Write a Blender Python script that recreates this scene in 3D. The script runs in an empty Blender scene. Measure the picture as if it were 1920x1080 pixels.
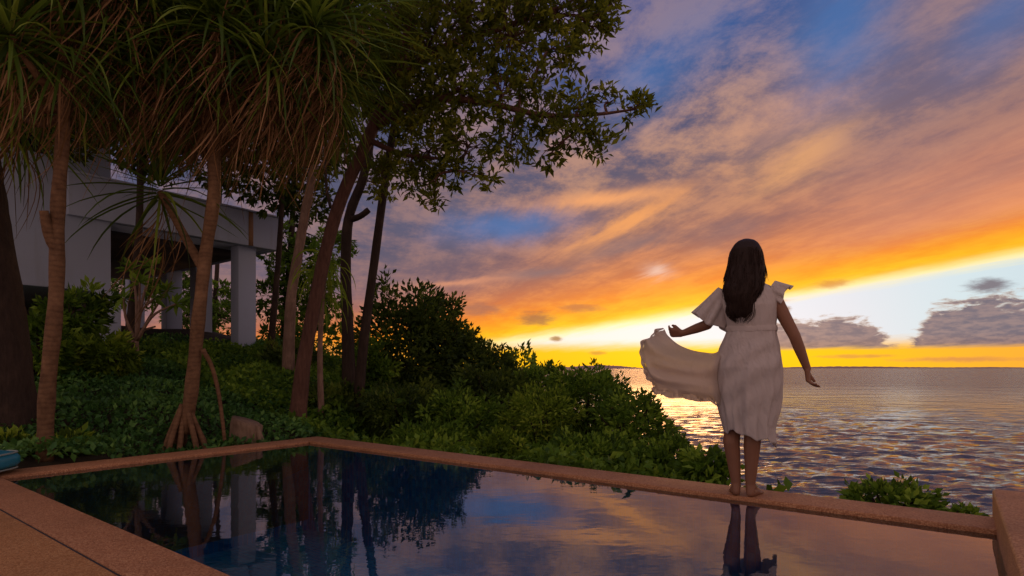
import bpy, math, random
import numpy as np
from mathutils import Vector

R = math.radians
rng = np.random.default_rng(7)
random.seed(7)
scene = bpy.context.scene
COL = scene.collection

# ------------------------------------------------------------------ camera
CAM_H = 0.83
FOC = 1090.0                     # focal length in pixels of a 1920 wide frame
cam_d = bpy.data.cameras.new('camera')
cam = bpy.data.objects.new('camera', cam_d)
COL.objects.link(cam)
cam.location = (0, 0, CAM_H)
cam.rotation_euler = (R(90), 0, 0)
cam_d.sensor_width = 36.0
cam_d.lens = FOC / 1920 * 36.0
cam_d.shift_y = 150 / 1920
cam_d.clip_start = 0.05
cam_d.clip_end = 30000
scene.camera = cam

scene.view_settings.view_transform = 'Standard'
scene.view_settings.look = 'None'
scene.view_settings.gamma = 1.0
scene.view_settings.exposure = 0.0
scene.cycles.use_denoising = True
scene.cycles.max_bounces = 8
scene.cycles.transparent_max_bounces = 12
scene.cycles.sample_clamp_indirect = 4.0

SUN_AZ, SUN_EL = 15.0, 3.2       # degrees right of straight ahead, above the horizon


def lin(c):
    out = []
    for v in c[:3]:
        v = v / 255.0
        out.append(v / 12.92 if v <= 0.04045 else ((v + 0.055) / 1.055) ** 2.4)
    return tuple(out)


# ------------------------------------------------------------------ node helper
class G:
    """tiny expression builder for shader node trees"""
    def __init__(self, nt):
        self.nt = nt
        self.L = nt.links

    def new(self, t, **kw):
        n = self.nt.nodes.new(t)
        for k, v in kw.items():
            setattr(n, k, v)
        return n

    def put(self, sock, v):
        if isinstance(v, E):
            self.L.new(v.s, sock)
        elif isinstance(v, (int, float)):
            if hasattr(sock.default_value, '__len__'):
                sock.default_value = [v] * len(sock.default_value)
            else:
                sock.default_value = v
        else:
            v = list(v)
            if len(sock.default_value) == 4 and len(v) == 3:
                v = v + [1.0]
            sock.default_value = v

    def m(self, op, a, b=None, c=None, clamp=False):
        n = self.new('ShaderNodeMath', operation=op)
        n.use_clamp = clamp
        self.put(n.inputs[0], a)
        if b is not None:
            self.put(n.inputs[1], b)
        if c is not None:
            self.put(n.inputs[2], c)
        return E(self, n.outputs[0])

    def sm(self, a, b, x):
        n = self.new('ShaderNodeMapRange', interpolation_type='SMOOTHSTEP')
        self.put(n.inputs[0], x)
        self.put(n.inputs[1], a)
        self.put(n.inputs[2], b)
        return E(self, n.outputs[0])

    def comb(self, x, y, z):
        n = self.new('ShaderNodeCombineXYZ')
        for i, v in enumerate((x, y, z)):
            self.put(n.inputs[i], v)
        return E(self, n.outputs[0])

    def noise(self, vec, scale=1.0, detail=4.0, rough=0.55, dist=0.0, color=False):
        n = self.new('ShaderNodeTexNoise')
        if vec is not None:
            self.put(n.inputs['Vector'], vec)
        n.inputs['Scale'].default_value = scale
        n.inputs['Detail'].default_value = detail
        n.inputs['Roughness'].default_value = rough
        n.inputs['Distortion'].default_value = dist
        return E(self, n.outputs['Color' if color else 'Fac'])

    def ramp(self, x, stops, srgb=True):
        n = self.new('ShaderNodeValToRGB')
        els = n.color_ramp.elements
        while len(els) > 1:
            els.remove(els[-1])
        for i, (p, c) in enumerate(stops):
            e = els[0] if i == 0 else els.new(p)
            e.position = p
            e.color = (*(lin(c) if srgb else c[:3]), 1)
        self.put(n.inputs[0], x)
        return E(self, n.outputs[0])

    def mix(self, f, a, b, mode='MIX'):
        n = self.new('ShaderNodeMix', data_type='RGBA', blend_type=mode)
        self.put(n.inputs[0], f)
        self.put(n.inputs[6], a)
        self.put(n.inputs[7], b)
        return E(self, n.outputs[2])


class E:
    def __init__(self, g, s):
        self.g, self.s = g, s

    def __add__(self, o): return self.g.m('ADD', self, o)
    def __radd__(self, o): return self.g.m('ADD', o, self)
    def __sub__(self, o): return self.g.m('SUBTRACT', self, o)
    def __rsub__(self, o): return self.g.m('SUBTRACT', o, self)
    def __mul__(self, o): return self.g.m('MULTIPLY', self, o)
    def __rmul__(self, o): return self.g.m('MULTIPLY', o, self)
    def __truediv__(self, o): return self.g.m('DIVIDE', self, o)
    def __rtruediv__(self, o): return self.g.m('DIVIDE', o, self)


# ------------------------------------------------------------------ sky (world)
def px_dir(px, py):
    """direction (azimuth, elevation in degrees) of a point of the sky"""
    t = (px - 960) / FOC
    az = math.atan(t)
    el = math.atan((690 - py) / FOC * math.cos(az))
    return math.degrees(az), math.degrees(el)


def build_world():
    w = bpy.data.worlds.new('World')
    scene.world = w
    w.use_nodes = True
    nt = w.node_tree
    nt.nodes.clear()
    g = G(nt)
    tc = g.new('ShaderNodeTexCoord')
    sep = g.new('ShaderNodeSeparateXYZ')
    nt.links.new(tc.outputs['Generated'], sep.inputs[0])
    x, y, z = (E(g, sep.outputs[i]) for i in range(3))
    D = 57.29578
    az = g.m('ARCTAN2', x, y) * D
    el = g.m('ARCSINE', z) * D
    el = g.m('ABSOLUTE', el)
    zc = g.m('MAXIMUM', g.m('ABSOLUTE', z), 0.0) + 0.10
    # high cloud sheet: coordinates on a flat layer, streaks run towards azimuth -18
    ca, sa = math.cos(R(-18)), math.sin(R(-18))
    px, py = x / zc, y / zc
    along = px * sa + py * ca
    across = px * ca - py * sa
    warp = g.noise(g.comb(along * 0.5, across * 0.8, 3.1), 1.0, 3, 0.5) - 0.5
    c1 = g.comb(along * 0.36 + warp * 0.25, across * 1.0 + warp * 0.4, 1.7)
    n_big = g.noise(c1, 1.15, 5, 0.55, 0.3)
    n_mid = g.noise(c1, 4.6, 8, 0.66, 0.15)
    n_mot = g.noise(g.comb(px + warp * 0.2, py * 0.8 + warp * 0.2, 8.0), 3.8, 10, 0.70, 0.12)
    n_fine = g.noise(g.comb(along * 0.22, across * 1.4 + warp * 0.4, 5.0), 7.0, 7, 0.66)
    elb = 3.0 + 8.6 * g.m('SINE', az / D)              # lower edge of the cloud sheet
    v = el - elb
    vw = v + (n_mot - 0.5) * 4.0 * g.sm(2.0, 8.0, v) + (n_mid - 0.5) * 2.6 * g.sm(0.0, 7.0, v) + (n_fine - 0.5) * 1.5 * g.sm(-1.0, 3.0, v)
    vr = (vw + 2.0) / 60.0
    def st(lst):
        return [((a + 2.0) / 60.0, c) for a, c in lst]
    lit = g.ramp(vr, st([(-0.6, (255, 226, 120)), (0.5, (255, 198, 22)), (1.7, (255, 166, 30)), (3.6, (246, 146, 66)),
                         (6, (226, 138, 90)), (9, (208, 142, 108)), (13, (198, 146, 118)), (18, (192, 148, 130)), (23, (160, 134, 144)),
                         (30, (132, 122, 150)), (50, (150, 132, 146))]))
    gap = g.ramp(vr, st([(-0.6, (255, 205, 60)), (0.6, (255, 170, 10)), (1.9, (244, 132, 30)), (3.6, (206, 112, 66)),
                         (6, (152, 98, 92)), (9, (116, 92, 104)), (13, (94, 88, 112)), (18, (76, 84, 122)), (23, (58, 82, 140)),
                         (30, (42, 80, 150)), (50, (62, 88, 146))]))
    cl_s = n_big * 0.27 + n_mid * 0.30 + n_fine * 0.13 + n_mot * 0.30
    cl_m = n_big * 0.30 + n_mot * 0.58 + n_fine * 0.12
    hi = g.sm(6.0, 14.0, v)
    cl = g.sm(0.405, 0.60, cl_s) * (1.0 - hi) + g.sm(0.425, 0.585, cl_m) * hi
    # more broken, greyer cloud towards the left, thin veil to the far right
    sky = g.mix(cl, gap, lit)
    left = g.sm(12.0, -12.0, az) * g.sm(2.5, 7.0, v)
    grey = g.mix(cl, lin((88, 88, 114)), lin((134, 110, 120)))
    sky = g.mix(left * 0.72, sky, grey)
    rlow = g.sm(20.0, 36.0, az) * g.sm(1.2, 4.0, v) * g.sm(12.0, 7.0, v)
    sky = g.mix(rlow * 0.5, sky, g.mix(n_fine, lin((206, 134, 112)), lin((222, 160, 132))))
    right = g.sm(22.0, 36.0, az) * g.sm(6.0, 12.0, v) * g.sm(30, 18, v)
    sky = g.mix(right * 0.5, sky, g.mix(n_fine, lin((128, 106, 120)), lin((160, 126, 126))))

    sky = g.mix(g.sm(2.5, 8.0, v), sky, g.mix(1.0, sky, (0.86, 0.85, 0.88), 'MULTIPLY'))
    def blob(px_, py_, sx, sy, rot=0.0, wob=1.0):
        a0, e0 = px_dir(px_, py_)
        da = az - a0 + (n_mid - 0.5) * sx * wob
        de = el - e0 + (n_fine - 0.5) * sy * wob * 1.5
        c, s = math.cos(R(rot)), math.sin(R(rot))
        p = (da * c + de * s) / sx
        q = (de * c - da * s) / sy
        return g.m('EXPONENT', (p * p + q * q) * -1.0)
    # clear blue openings in the sheet
    for (bx, by, sx, sy, rot, k) in ((950, 425, 6.0, 1.5, 4, 0.85), (1575, 60, 5.0, 4.5, 60, 0.8), (1215, 150, 4.0, 2.6, 20, 0.6),
                                     (1890, 25, 4.0, 2.4, 30, 0.6), (1330, 60, 5.0, 3.0, 10, 0.35)):
        sky = g.mix(blob(bx, by, sx, sy, rot) * k, sky, lin((66, 110, 170)))
    # glowing streaks
    for (bx, by, sx, sy, rot, k, c) in ((1130, 372, 6.5, 0.75, 3, 0.85, (250, 168, 104)), (1180, 415, 5.5, 0.9, 24, 0.8, (252, 166, 92)),
                                        (860, 530, 6.0, 0.30, 6, 0.7, (226, 150, 112)), (1500, 300, 4.5, 1.6, 25, 0.5, (246, 176, 108)),
                                        (1450, 230, 5.0, 2.0, 15, 0.35, (228, 164, 124))):
        sky = g.mix(blob(bx, by, sx, sy, rot, 1.4) * k, sky, lin(c))
    # darker shadowed cloud under the streaks
    for (bx, by, sx, sy, rot, k) in ((1180, 460, 5.0, 0.8, 12, 0.55), (1010, 512, 3.5, 0.5, 2, 0.6), (1360, 440, 3.5, 1.4, 10, 0.35)):
        sky = g.mix(blob(bx, by, sx, sy, rot, 1.4) * k, sky, lin((112, 98, 112)))
    sky = g.mix(blob(1232, 508, 1.3, 0.6, 0, 2.0) * 0.5, sky, lin((250, 226, 214)))

    # bright opening between the sheet and the horizon
    opening = g.ramp((az + 60) / 180, [(0, (240, 170, 90)), (0.30, (248, 205, 130)), (0.335, (240, 234, 224)), (0.45, (228, 230, 240)),
                                       (0.50, (222, 224, 232)), (0.545, (206, 222, 228)), (0.7, (170, 188, 205))])
    opening = g.mix(g.sm(-1.1, -0.1, v + (n_fine - 0.5) * 1.2), opening, lin((255, 236, 170)))
    opening = g.mix(1.0, opening, g.mix(g.sm(60.0, 25.0, g.m('ABSOLUTE', az - SUN_AZ)), (1, 1, 1), (1.06, 1.06, 1.06)), 'MULTIPLY')
    inside = g.sm(0.35, -0.55, v + (n_mid - 0.5) * 0.9)
    sky = g.mix(inside, sky, opening)
    # yellow band on the horizon
    band_c = g.ramp((az + 60) / 180, [(0.0, (150, 110, 110)), (0.22, (214, 128, 70)), (0.33, (255, 190, 20)), (0.44, (255, 202, 6)), (0.50, (255, 196, 20)),
                                      (0.56, (252, 176, 52)), (0.7, (206, 140, 96))])
    band = g.sm(2.9, 1.5, el + (n_mid - 0.5) * 0.8)
    sky = g.mix(band, sky, band_c)

    # low cumulus bank on the right
    pc = g.comb(az * 0.16, el * 0.5, 9.0)
    puff = g.noise(pc, 3.4, 7, 0.62, 0.3)
    hn = g.noise(g.comb(az * 0.11, 0.0, 2.0), 2.0, 2, 0.5)
    bank_on = g.sm(21.0, 25.0, az) * g.sm(110.0, 80.0, az)
    notch = g.m('EXPONENT', (az - 33.6) * (az - 33.6) / -2.2)
    top = 3.0 + hn * 2.9 - notch * 2.3 + g.sm(34.5, 37.0, az) * 0.9 - g.sm(1.0, 0.0, bank_on) * 4.0
    s_b = top + (puff - 0.5) * 5.2 - el
    dens = g.sm(-0.25, 0.75, s_b) * g.sm(1.45, 1.95, el + (n_mid - 0.5) * 0.5)
    bank_c = g.mix(g.sm(0.35, 0.65, g.noise(pc, 5.0, 4, 0.6)), lin((98, 90, 110)), lin((142, 118, 122)))
    rim = g.sm(0.9, 0.0, s_b)
    bank_c = g.mix(rim * 0.75, bank_c, lin((206, 170, 140)))
    sky = g.mix(dens * 0.95, sky, bank_c)
    # scattered small dark clouds in front of the bright opening
    sp = g.noise(g.comb(az * 0.5, el * 1.6, 4.0), 1.5, 5, 0.65)
    def puffs(px_, py_, sx, sy, c, k=1.0):
        nonlocal sky
        a0, e0 = px_dir(px_, py_)
        da, de = (az - a0) / sx, (el - e0) / sy
        f = g.m('EXPONENT', (da * da + de * de) * -1.0)
        sky = g.mix(g.sm(0.47, 0.80, f * 0.55 + sp * 0.5) * k * 0.9, sky, lin(c))
    puffs(1855, 535, 2.0, 0.75, (108, 96, 110))
    puffs(1005, 597, 2.6, 1.0, (150, 96, 70), 0.9)
    puffs(1090, 578, 3.0, 0.6, (176, 104, 70), 0.8)
    puffs(1042, 635, 0.9, 0.35, (150, 110, 70))
    puffs(1120, 662, 1.2, 0.3, (170, 125, 60), 0.8)
    puffs(1470, 580, 0.8, 0.5, (150, 110, 90))
    puffs(1800, 674, 6.0, 0.30, (206, 132, 84), 0.8)
    puffs(1600, 668, 4.0, 0.25, (196, 130, 76), 0.7)
    puffs(1330, 674, 4.0, 0.2, (226, 140, 50), 0.6)
    puffs(1420, 566, 3.5, 0.3, (240, 150, 50), 0.6)
    puffs(900, 580, 3.0, 0.9, (150, 98, 88), 0.7)
    puffs(1560, 532, 2.0, 0.5, (206, 120, 60), 0.7)

    # unseen sky away from the sunset: pink to mauve, brightened to light the foreground
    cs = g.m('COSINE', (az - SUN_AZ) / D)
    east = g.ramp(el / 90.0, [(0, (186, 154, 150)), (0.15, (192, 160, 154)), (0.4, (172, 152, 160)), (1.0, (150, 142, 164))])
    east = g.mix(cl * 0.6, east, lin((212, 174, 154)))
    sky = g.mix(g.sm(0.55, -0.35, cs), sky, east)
    # overhead, out of view: the same brightened sky
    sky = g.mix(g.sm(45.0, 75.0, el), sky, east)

    nis = g.new('ShaderNodeTexSky', sky_type='NISHITA')
    nis.sun_disc = False
    nis.sun_elevation = R(SUN_EL)
    nis.sun_rotation = R(SUN_AZ)
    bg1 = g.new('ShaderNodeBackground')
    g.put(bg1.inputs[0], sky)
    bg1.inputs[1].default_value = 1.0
    bg2 = g.new('ShaderNodeBackground')
    nt.links.new(nis.outputs[0], bg2.inputs[0])
    bg2.inputs[1].default_value = 0.006
    add = g.new('ShaderNodeAddShader')
    nt.links.new(bg1.outputs[0], add.inputs[0])
    nt.links.new(bg2.outputs[0], add.inputs[1])
    out = g.new('ShaderNodeOutputWorld')
    nt.links.new(add.outputs[0], out.inputs[0])
    w.cycles.sampling_method = 'MANUAL'
    w.cycles.sample_map_resolution = 1024


build_world()

sun_d = bpy.data.lights.new('sun', 'SUN')
sun_d.energy = 0.15              # veiled by cloud
sun_d.angle = R(11.0)
sun_d.color = (1.0, 0.46, 0.16)
sun = bpy.data.objects.new('sun', sun_d)
COL.objects.link(sun)
to_sun = Vector((math.sin(R(SUN_AZ)) * math.cos(R(SUN_EL)), math.cos(R(SUN_AZ)) * math.cos(R(SUN_EL)), math.sin(R(SUN_EL))))
sun.rotation_euler = to_sun.to_track_quat('Z', 'Y').to_euler()
sun.location = (4, 12, 6)


# ------------------------------------------------------------------ materials
def material(name):
    m = bpy.data.materials.new(name)
    m.use_nodes = True
    m.node_tree.nodes.clear()
    g = G(m.node_tree)
    out = g.new('ShaderNodeOutputMaterial')
    return m, g, out


def principled(g, color, rough=0.6, spec=0.4, normal=None, **kw):
    b = g.new('ShaderNodeBsdfPrincipled')
    g.put(b.inputs['Base Color'], color)
    g.put(b.inputs['Roughness'], rough)
    b.inputs['Specular IOR Level'].default_value = spec
    if normal is not None:
        g.put(b.inputs['Normal'], normal)
    for k, v in kw.items():
        g.put(b.inputs[k], v)
    return b


def bump(g, height, strength=0.5, dist=0.02):
    n = g.new('ShaderNodeBump')
    n.inputs['Strength'].default_value = strength
    n.inputs['Distance'].default_value = dist
    g.put(n.inputs['Height'], height)
    return E(g, n.outputs[0])


def objco(g):
    return E(g, g.new('ShaderNodeTexCoord').outputs['Object'])


def geopos(g):
    return E(g, g.new('ShaderNodeNewGeometry').outputs['Position'])


def mat_pebble(name, c_dark, c_mid, c_light, scale=150.0):
    m, g, out = material(name)
    p = geopos(g)
    vo = g.new('ShaderNodeTexVoronoi')
    g.put(vo.inputs['Vector'], p)
    vo.inputs['Scale'].default_value = scale
    peb = g.m('FRACT', E(g, vo.outputs['Color']) * 7.3)
    col = g.ramp(peb, [(0, c_dark), (0.5, c_mid), (1, c_light)], srgb=False)
    stain = g.noise(p, 1.6, 5, 0.6)
    col = g.mix(g.sm(0.42, 0.72, stain) * 0.45, col, [v * 0.5 for v in c_mid])
    col = g.mix(g.sm(0.5, 0.8, g.noise(p, 7.0, 4, 0.6)) * 0.3, col, [v * 0.6 for v in c_dark])
    h = E(g, vo.outputs['Distance']) * -1.0
    b = principled(g, col, 0.62, 0.35, bump(g, h, 0.6, 0.006))
    m.node_tree.links.new(b.outputs[0], out.inputs[0])
    return m


def mat_leaf(name, dark, mid, light, trans=0.35, rough=0.45, spec=0.4):
    m, g, out = material(name)
    a = g.new('ShaderNodeAttribute', attribute_name='var')
    col = g.ramp(E(g, a.outputs['Fac']), [(0, dark), (0.55, mid), (1, light)], srgb=False)
    b = principled(g, col, rough, spec)
    t = g.new('ShaderNodeBsdfTranslucent')
    n = g.mix(0.35, col, (0.16, 0.17, 0.01), 'ADD')
    g.put(t.inputs[0], n)
    mx = g.new('ShaderNodeMixShader')
    mx.inputs[0].default_value = trans
    m.node_tree.links.new(b.outputs[0], mx.inputs[1])
    m.node_tree.links.new(t.outputs[0], mx.inputs[2])
    m.node_tree.links.new(mx.outputs[0], out.inputs[0])
    return m


def mat_bark(name, dark, light, zscale=9.0, xyscale=22.0, ring=False, strength=0.8):
    m, g, out = material(name)
    p = geopos(g)
    s = g.new('ShaderNodeSeparateXYZ')
    g.put(s.inputs[0], p)
    X, Y, Z = (E(g, s.outputs[i]) for i in range(3))
    n1 = g.noise(g.comb(X * xyscale, Y * xyscale, Z * zscale), 1.0, 6, 0.65)
    n2 = g.noise(p, 3.0, 4, 0.6)
    h = n1
    if ring:
        wob = g.noise(p, 5.0, 3, 0.5) * 1.6
        r = g.m('SINE', Z * 130.0 + wob * 9.0) * 0.5 + 0.5
        h = n1 * 0.78 + g.sm(0.1, 0.6, r) * 0.09
    col = g.ramp(h * 0.7 + n2 * 0.3, [(0.28, dark), (0.72, light)], srgb=False)
    col = g.mix(g.sm(0.55, 0.75, n2) * 0.5, col, [v * 1.35 for v in light])
    b = principled(g, col, 0.8, 0.25, bump(g, h, strength, 0.02))
    m.node_tree.links.new(b.outputs[0], out.inputs[0])
    return m


def mat_plain(name, color, rough=0.6, spec=0.4, var=0.15, scale=6.0, bump_s=0.15, fine=60.0):
    m, g, out = material(name)
    p = geopos(g)
    n = g.noise(p, scale, 5, 0.6)
    col = g.mix(g.sm(0.3, 0.75, n), [v * (1 - var) for v in color], [min(1, v * (1 + var)) for v in color])
    b = principled(g, col, rough, spec, bump(g, g.noise(p, fine, 4, 0.6), bump_s, 0.01))
    m.node_tree.links.new(b.outputs[0], out.inputs[0])
    return m


def mat_wall():
    m, g, out = material('white_render')
    p = geopos(g)
    s = g.new('ShaderNodeSeparateXYZ')
    g.put(s.inputs[0], p)
    X, Y, Z = (E(g, s.outputs[i]) for i in range(3))
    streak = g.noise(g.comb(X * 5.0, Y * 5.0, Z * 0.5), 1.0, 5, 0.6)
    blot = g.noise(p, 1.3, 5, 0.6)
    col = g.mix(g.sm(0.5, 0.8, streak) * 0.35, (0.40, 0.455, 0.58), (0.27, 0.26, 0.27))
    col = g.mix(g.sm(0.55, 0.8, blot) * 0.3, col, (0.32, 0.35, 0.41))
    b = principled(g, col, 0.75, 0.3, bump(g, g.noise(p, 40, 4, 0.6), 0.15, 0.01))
    m.node_tree.links.new(b.outputs[0], out.inputs[0])
    return m


def mat_pool_water():
    m, g, out = material('pool_water')
    p = geopos(g)
    s = g.new('ShaderNodeSeparateXYZ')
    g.put(s.inputs[0], p)
    X, Y = E(g, s.outputs[0]), E(g, s.outputs[1])
    wv = g.noise(g.comb(X * 2.0, Y * 3.4, 0.0), 1.6, 3, 0.5, 0.4) * 1.0 + g.noise(g.comb(X * 6.0, Y * 9.0, 2.0), 1.5, 2, 0.5) * 0.22
    nb = bump(g, wv, 0.036, 0.03)
    gl = g.new('ShaderNodeBsdfGlossy')
    gl.inputs['Roughness'].default_value = 0.015
    g.put(gl.inputs['Color'], (0.98, 0.98, 1.0))
    g.put(gl.inputs['Normal'], nb)
    tr = g.new('ShaderNodeBsdfTransparent')
    g.put(tr.inputs['Color'], (0.70, 0.94, 0.97))
    fr = g.new('ShaderNodeFresnel')
    fr.inputs['IOR'].default_value = 2.15
    g.put(fr.inputs['Normal'], nb)
    mx = g.new('ShaderNodeMixShader')
    m.node_tree.links.new(fr.outputs[0], mx.inputs[0])
    m.node_tree.links.new(tr.outputs[0], mx.inputs[1])
    m.node_tree.links.new(gl.outputs[0], mx.inputs[2])
    m.node_tree.links.new(mx.outputs[0], out.inputs[0])
    return m


def mat_mosaic():
    m, g, out = material('blue_mosaic')
    p = geopos(g)
    # pool axes
    s = g.new('ShaderNodeSeparateXYZ')
    g.put(s.inputs[0], p)
    X, Y, Z = (E(g, s.outputs[i]) for i in range(3))
    U = X * UX[0] + Y * UX[1]
    N = X * NX[0] + Y * NX[1]
    k = 1 / 0.05
    def line(c):
        f = g.m('FRACT', c * k)
        return g.m('MINIMUM', f, 1.0 - f)
    cell = g.comb(g.m('FLOOR', U * k), g.m('FLOOR', N * k), g.m('FLOOR', Z * k))
    wn = g.new('ShaderNodeTexWhiteNoise')
    g.put(wn.inputs['Vector'], cell)
    col = g.ramp(E(g, wn.outputs['Value']), [(0, (0.006, 0.30, 0.62)), (0.6, (0.015, 0.44, 0.80)), (1, (0.06, 0.58, 0.88))], srgb=False)
    joint = g.m('MINIMUM', line(U), line(N))
    col = g.mix(g.sm(0.10, 0.04, joint), col, (0.20, 0.42, 0.60))
    b = principled(g, col, 0.25, 0.5)
    m.node_tree.links.new(b.outputs[0], out.inputs[0])
    return m


def mat_sea():
    m, g, out = material('sea_water')
    p = geopos(g)
    s = g.new('ShaderNodeSeparateXYZ')
    g.put(s.inputs[0], p)
    X, Y = E(g, s.outputs[0]), E(g, s.outputs[1])
    h = g.noise(g.comb(X * 1.0, Y * 1.5, 0.0), 3.0, 5, 0.65, 0.4) * 0.17
    for sc, hh in ((0.45, 0.55), (0.14, 2.6), (0.045, 9.0)):
        h = h + g.noise(g.comb(X * sc * 0.7, Y * sc * 1.3, sc * 90), 1.5, 4, 0.6, 0.4) * hh
    nb = bump(g, h, 0.36, 1.0)
    d2 = g.m('SQRT', X * X + Y * Y)
    b = principled(g, (0.045, 0.052, 0.08), g.sm(30.0, 260.0, d2) * 0.20 + 0.07, 0.5, nb, IOR=1.5)
    m.node_tree.links.new(b.outputs[0], out.inputs[0])
    return m


def mat_fabric(name, color, trans=0.35, sheer=0.0):
    m, g, out = material(name)
    p = geopos(g)
    n = g.noise(p, 160.0, 2, 0.5)
    s = g.new('ShaderNodeSeparateXYZ')
    g.put(s.inputs[0], p)
    X, Y, Z = (E(g, s.outputs[i]) for i in range(3))
    cre = g.noise(g.comb(X * 26.0 + Z * 6.0, Y * 26.0, Z * 5.0), 1.0, 5, 0.6, 0.6)
    col = g.mix(n * 0.2, color, [v * 0.8 for v in color])
    b = principled(g, col, 0.85, 0.15, bump(g, cre + g.noise(p, 40.0, 3, 0.6) * 0.15, 0.7, 0.03))
    t = g.new('ShaderNodeBsdfTranslucent')
    g.put(t.inputs[0], col)
    mx = g.new('ShaderNodeMixShader')
    mx.inputs[0].default_value = trans
    m.node_tree.links.new(b.outputs[0], mx.inputs[1])
    m.node_tree.links.new(t.outputs[0], mx.inputs[2])
    last = mx.outputs[0]
    if sheer:
        tp = g.new('ShaderNodeBsdfTransparent')
        m2 = g.new('ShaderNodeMixShader')
        m2.inputs[0].default_value = sheer
        m.node_tree.links.new(last, m2.inputs[1])
        m.node_tree.links.new(tp.outputs[0], m2.inputs[2])
        last = m2.outputs[0]
    m.node_tree.links.new(last, out.inputs[0])
    return m


# pool axes: u runs along the sea-side edge to the right, n points out to sea
UX = np.array((0.797, -0.604))
NX = np.array((0.604, 0.797))


def un(u, n, z=0.0):
    return np.array((u * UX[0] + n * NX[0], u * UX[1] + n * NX[1], z))


def to_un(x, y):
    return x * UX[0] + y * UX[1], x * NX[0] + y * NX[1]


def at(px, py, d):
    """point at depth d metres seen towards a photo position"""
    return np.array(((px - 960) / FOC * d, d, CAM_H + (690 - py) / FOC * d))


M = dict(
    deck=mat_pebble('pebble_deck', (0.32, 0.135, 0.045), (0.45, 0.205, 0.075), (0.56, 0.30, 0.13)),
    coping=mat_pebble('pebble_coping', (0.28, 0.11, 0.045), (0.40, 0.175, 0.08), (0.54, 0.28, 0.14)),
    joint=mat_plain('joint_sealant', (0.035, 0.03, 0.035), 0.8),
    mosaic=mat_mosaic(),
    pool=mat_pool_water(),
    sea=mat_sea(),
    wall=mat_wall(),
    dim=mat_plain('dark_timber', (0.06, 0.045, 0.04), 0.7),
    stain=mat_plain('rust_stain', (0.30, 0.16, 0.08), 0.8),
    glass=mat_plain('dark_window', (0.02, 0.025, 0.03), 0.08, 0.6, 0.1, 3, 0.0),
    soil=mat_plain('soil', (0.045, 0.035, 0.022), 0.95, 0.2, 0.4, 3.0, 0.8, 25),
    headland=mat_plain('far_land', (0.40, 0.26, 0.24), 0.9, 0.1),
    ringbark=mat_bark('ringed_bark', (0.075, 0.036, 0.018), (0.26, 0.145, 0.075), 14, 16, True, 0.5),
    darkbark=mat_bark('dark_bark', (0.016, 0.010, 0.008), (0.06, 0.038, 0.028), 6, 30),
    redbark=mat_bark('red_bark', (0.05, 0.022, 0.016), (0.17, 0.085, 0.06), 5, 32),
    palebark=mat_bark('pale_bark', (0.12, 0.07, 0.05), (0.34, 0.22, 0.16), 6, 26),
    stump=mat_bark('stump_wood', (0.10, 0.06, 0.04), (0.32, 0.22, 0.15), 5, 20),
    pand=mat_leaf('pandanus_leaf', (0.018, 0.042, 0.006), (0.09, 0.165, 0.018), (0.30, 0.38, 0.05), 0.45, 0.5),
    dead=mat_leaf('dead_leaf', (0.06, 0.03, 0.014), (0.25, 0.13, 0.06), (0.58, 0.35, 0.19), 0.3, 0.75, 0.15),
    broad=mat_leaf('broad_leaf', (0.035, 0.055, 0.006), (0.13, 0.16, 0.014), (0.32, 0.33, 0.03), 0.5, 0.6, 0.2),
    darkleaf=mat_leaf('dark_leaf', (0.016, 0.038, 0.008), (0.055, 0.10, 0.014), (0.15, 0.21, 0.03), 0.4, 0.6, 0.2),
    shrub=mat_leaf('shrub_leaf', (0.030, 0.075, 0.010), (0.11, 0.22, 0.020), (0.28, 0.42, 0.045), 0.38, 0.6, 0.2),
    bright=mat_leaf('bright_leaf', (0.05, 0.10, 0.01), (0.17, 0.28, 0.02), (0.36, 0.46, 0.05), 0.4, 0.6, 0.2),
    gcover=mat_leaf('ground_cover_leaf', (0.018, 0.065, 0.018), (0.06, 0.175, 0.04), (0.16, 0.32, 0.06), 0.3, 0.5, 0.25),
    skin=mat_plain('skin', (0.23, 0.105, 0.06), 0.5, 0.4, 0.06, 8, 0.03),
    hair=None,
    dress=mat_fabric('white_cotton', (0.72, 0.65, 0.62), 0.35),
    sheer=mat_fabric('sheer_cotton', (0.78, 0.68, 0.60), 0.55, 0.13),
    teal=mat_plain('teal_vinyl', (0.01, 0.17, 0.26), 0.42, 0.4, 0.12, 5, 0.1),
    tealpipe=mat_plain('pale_piping', (0.25, 0.30, 0.28), 0.5),
    eye=mat_plain('eye', (0.04, 0.03, 0.03), 0.2),
)
m_, g_, o_ = material('dark_hair')
hp = geopos(g_)
sx_ = g_.new('ShaderNodeSeparateXYZ')
g_.put(sx_.inputs[0], hp)
hn_ = g_.noise(g_.comb(E(g_, sx_.outputs[0]) * 160.0, E(g_, sx_.outputs[1]) * 160.0, E(g_, sx_.outputs[2]) * 6.0), 1.0, 4, 0.6)
hb_ = principled(g_, g_.mix(hn_, (0.008, 0.004, 0.003), (0.030, 0.013, 0.009)), 0.5, 0.18, bump(g_, hn_, 0.6, 0.004))
m_.node_tree.links.new(hb_.outputs[0], o_.inputs[0])
M['hair'] = m_


# ------------------------------------------------------------------ mesh helpers
def world_loc(o):
    v = np.zeros(3)
    while o is not None:
        v += np.array(o.location)
        o = o.parent
    return v


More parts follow.
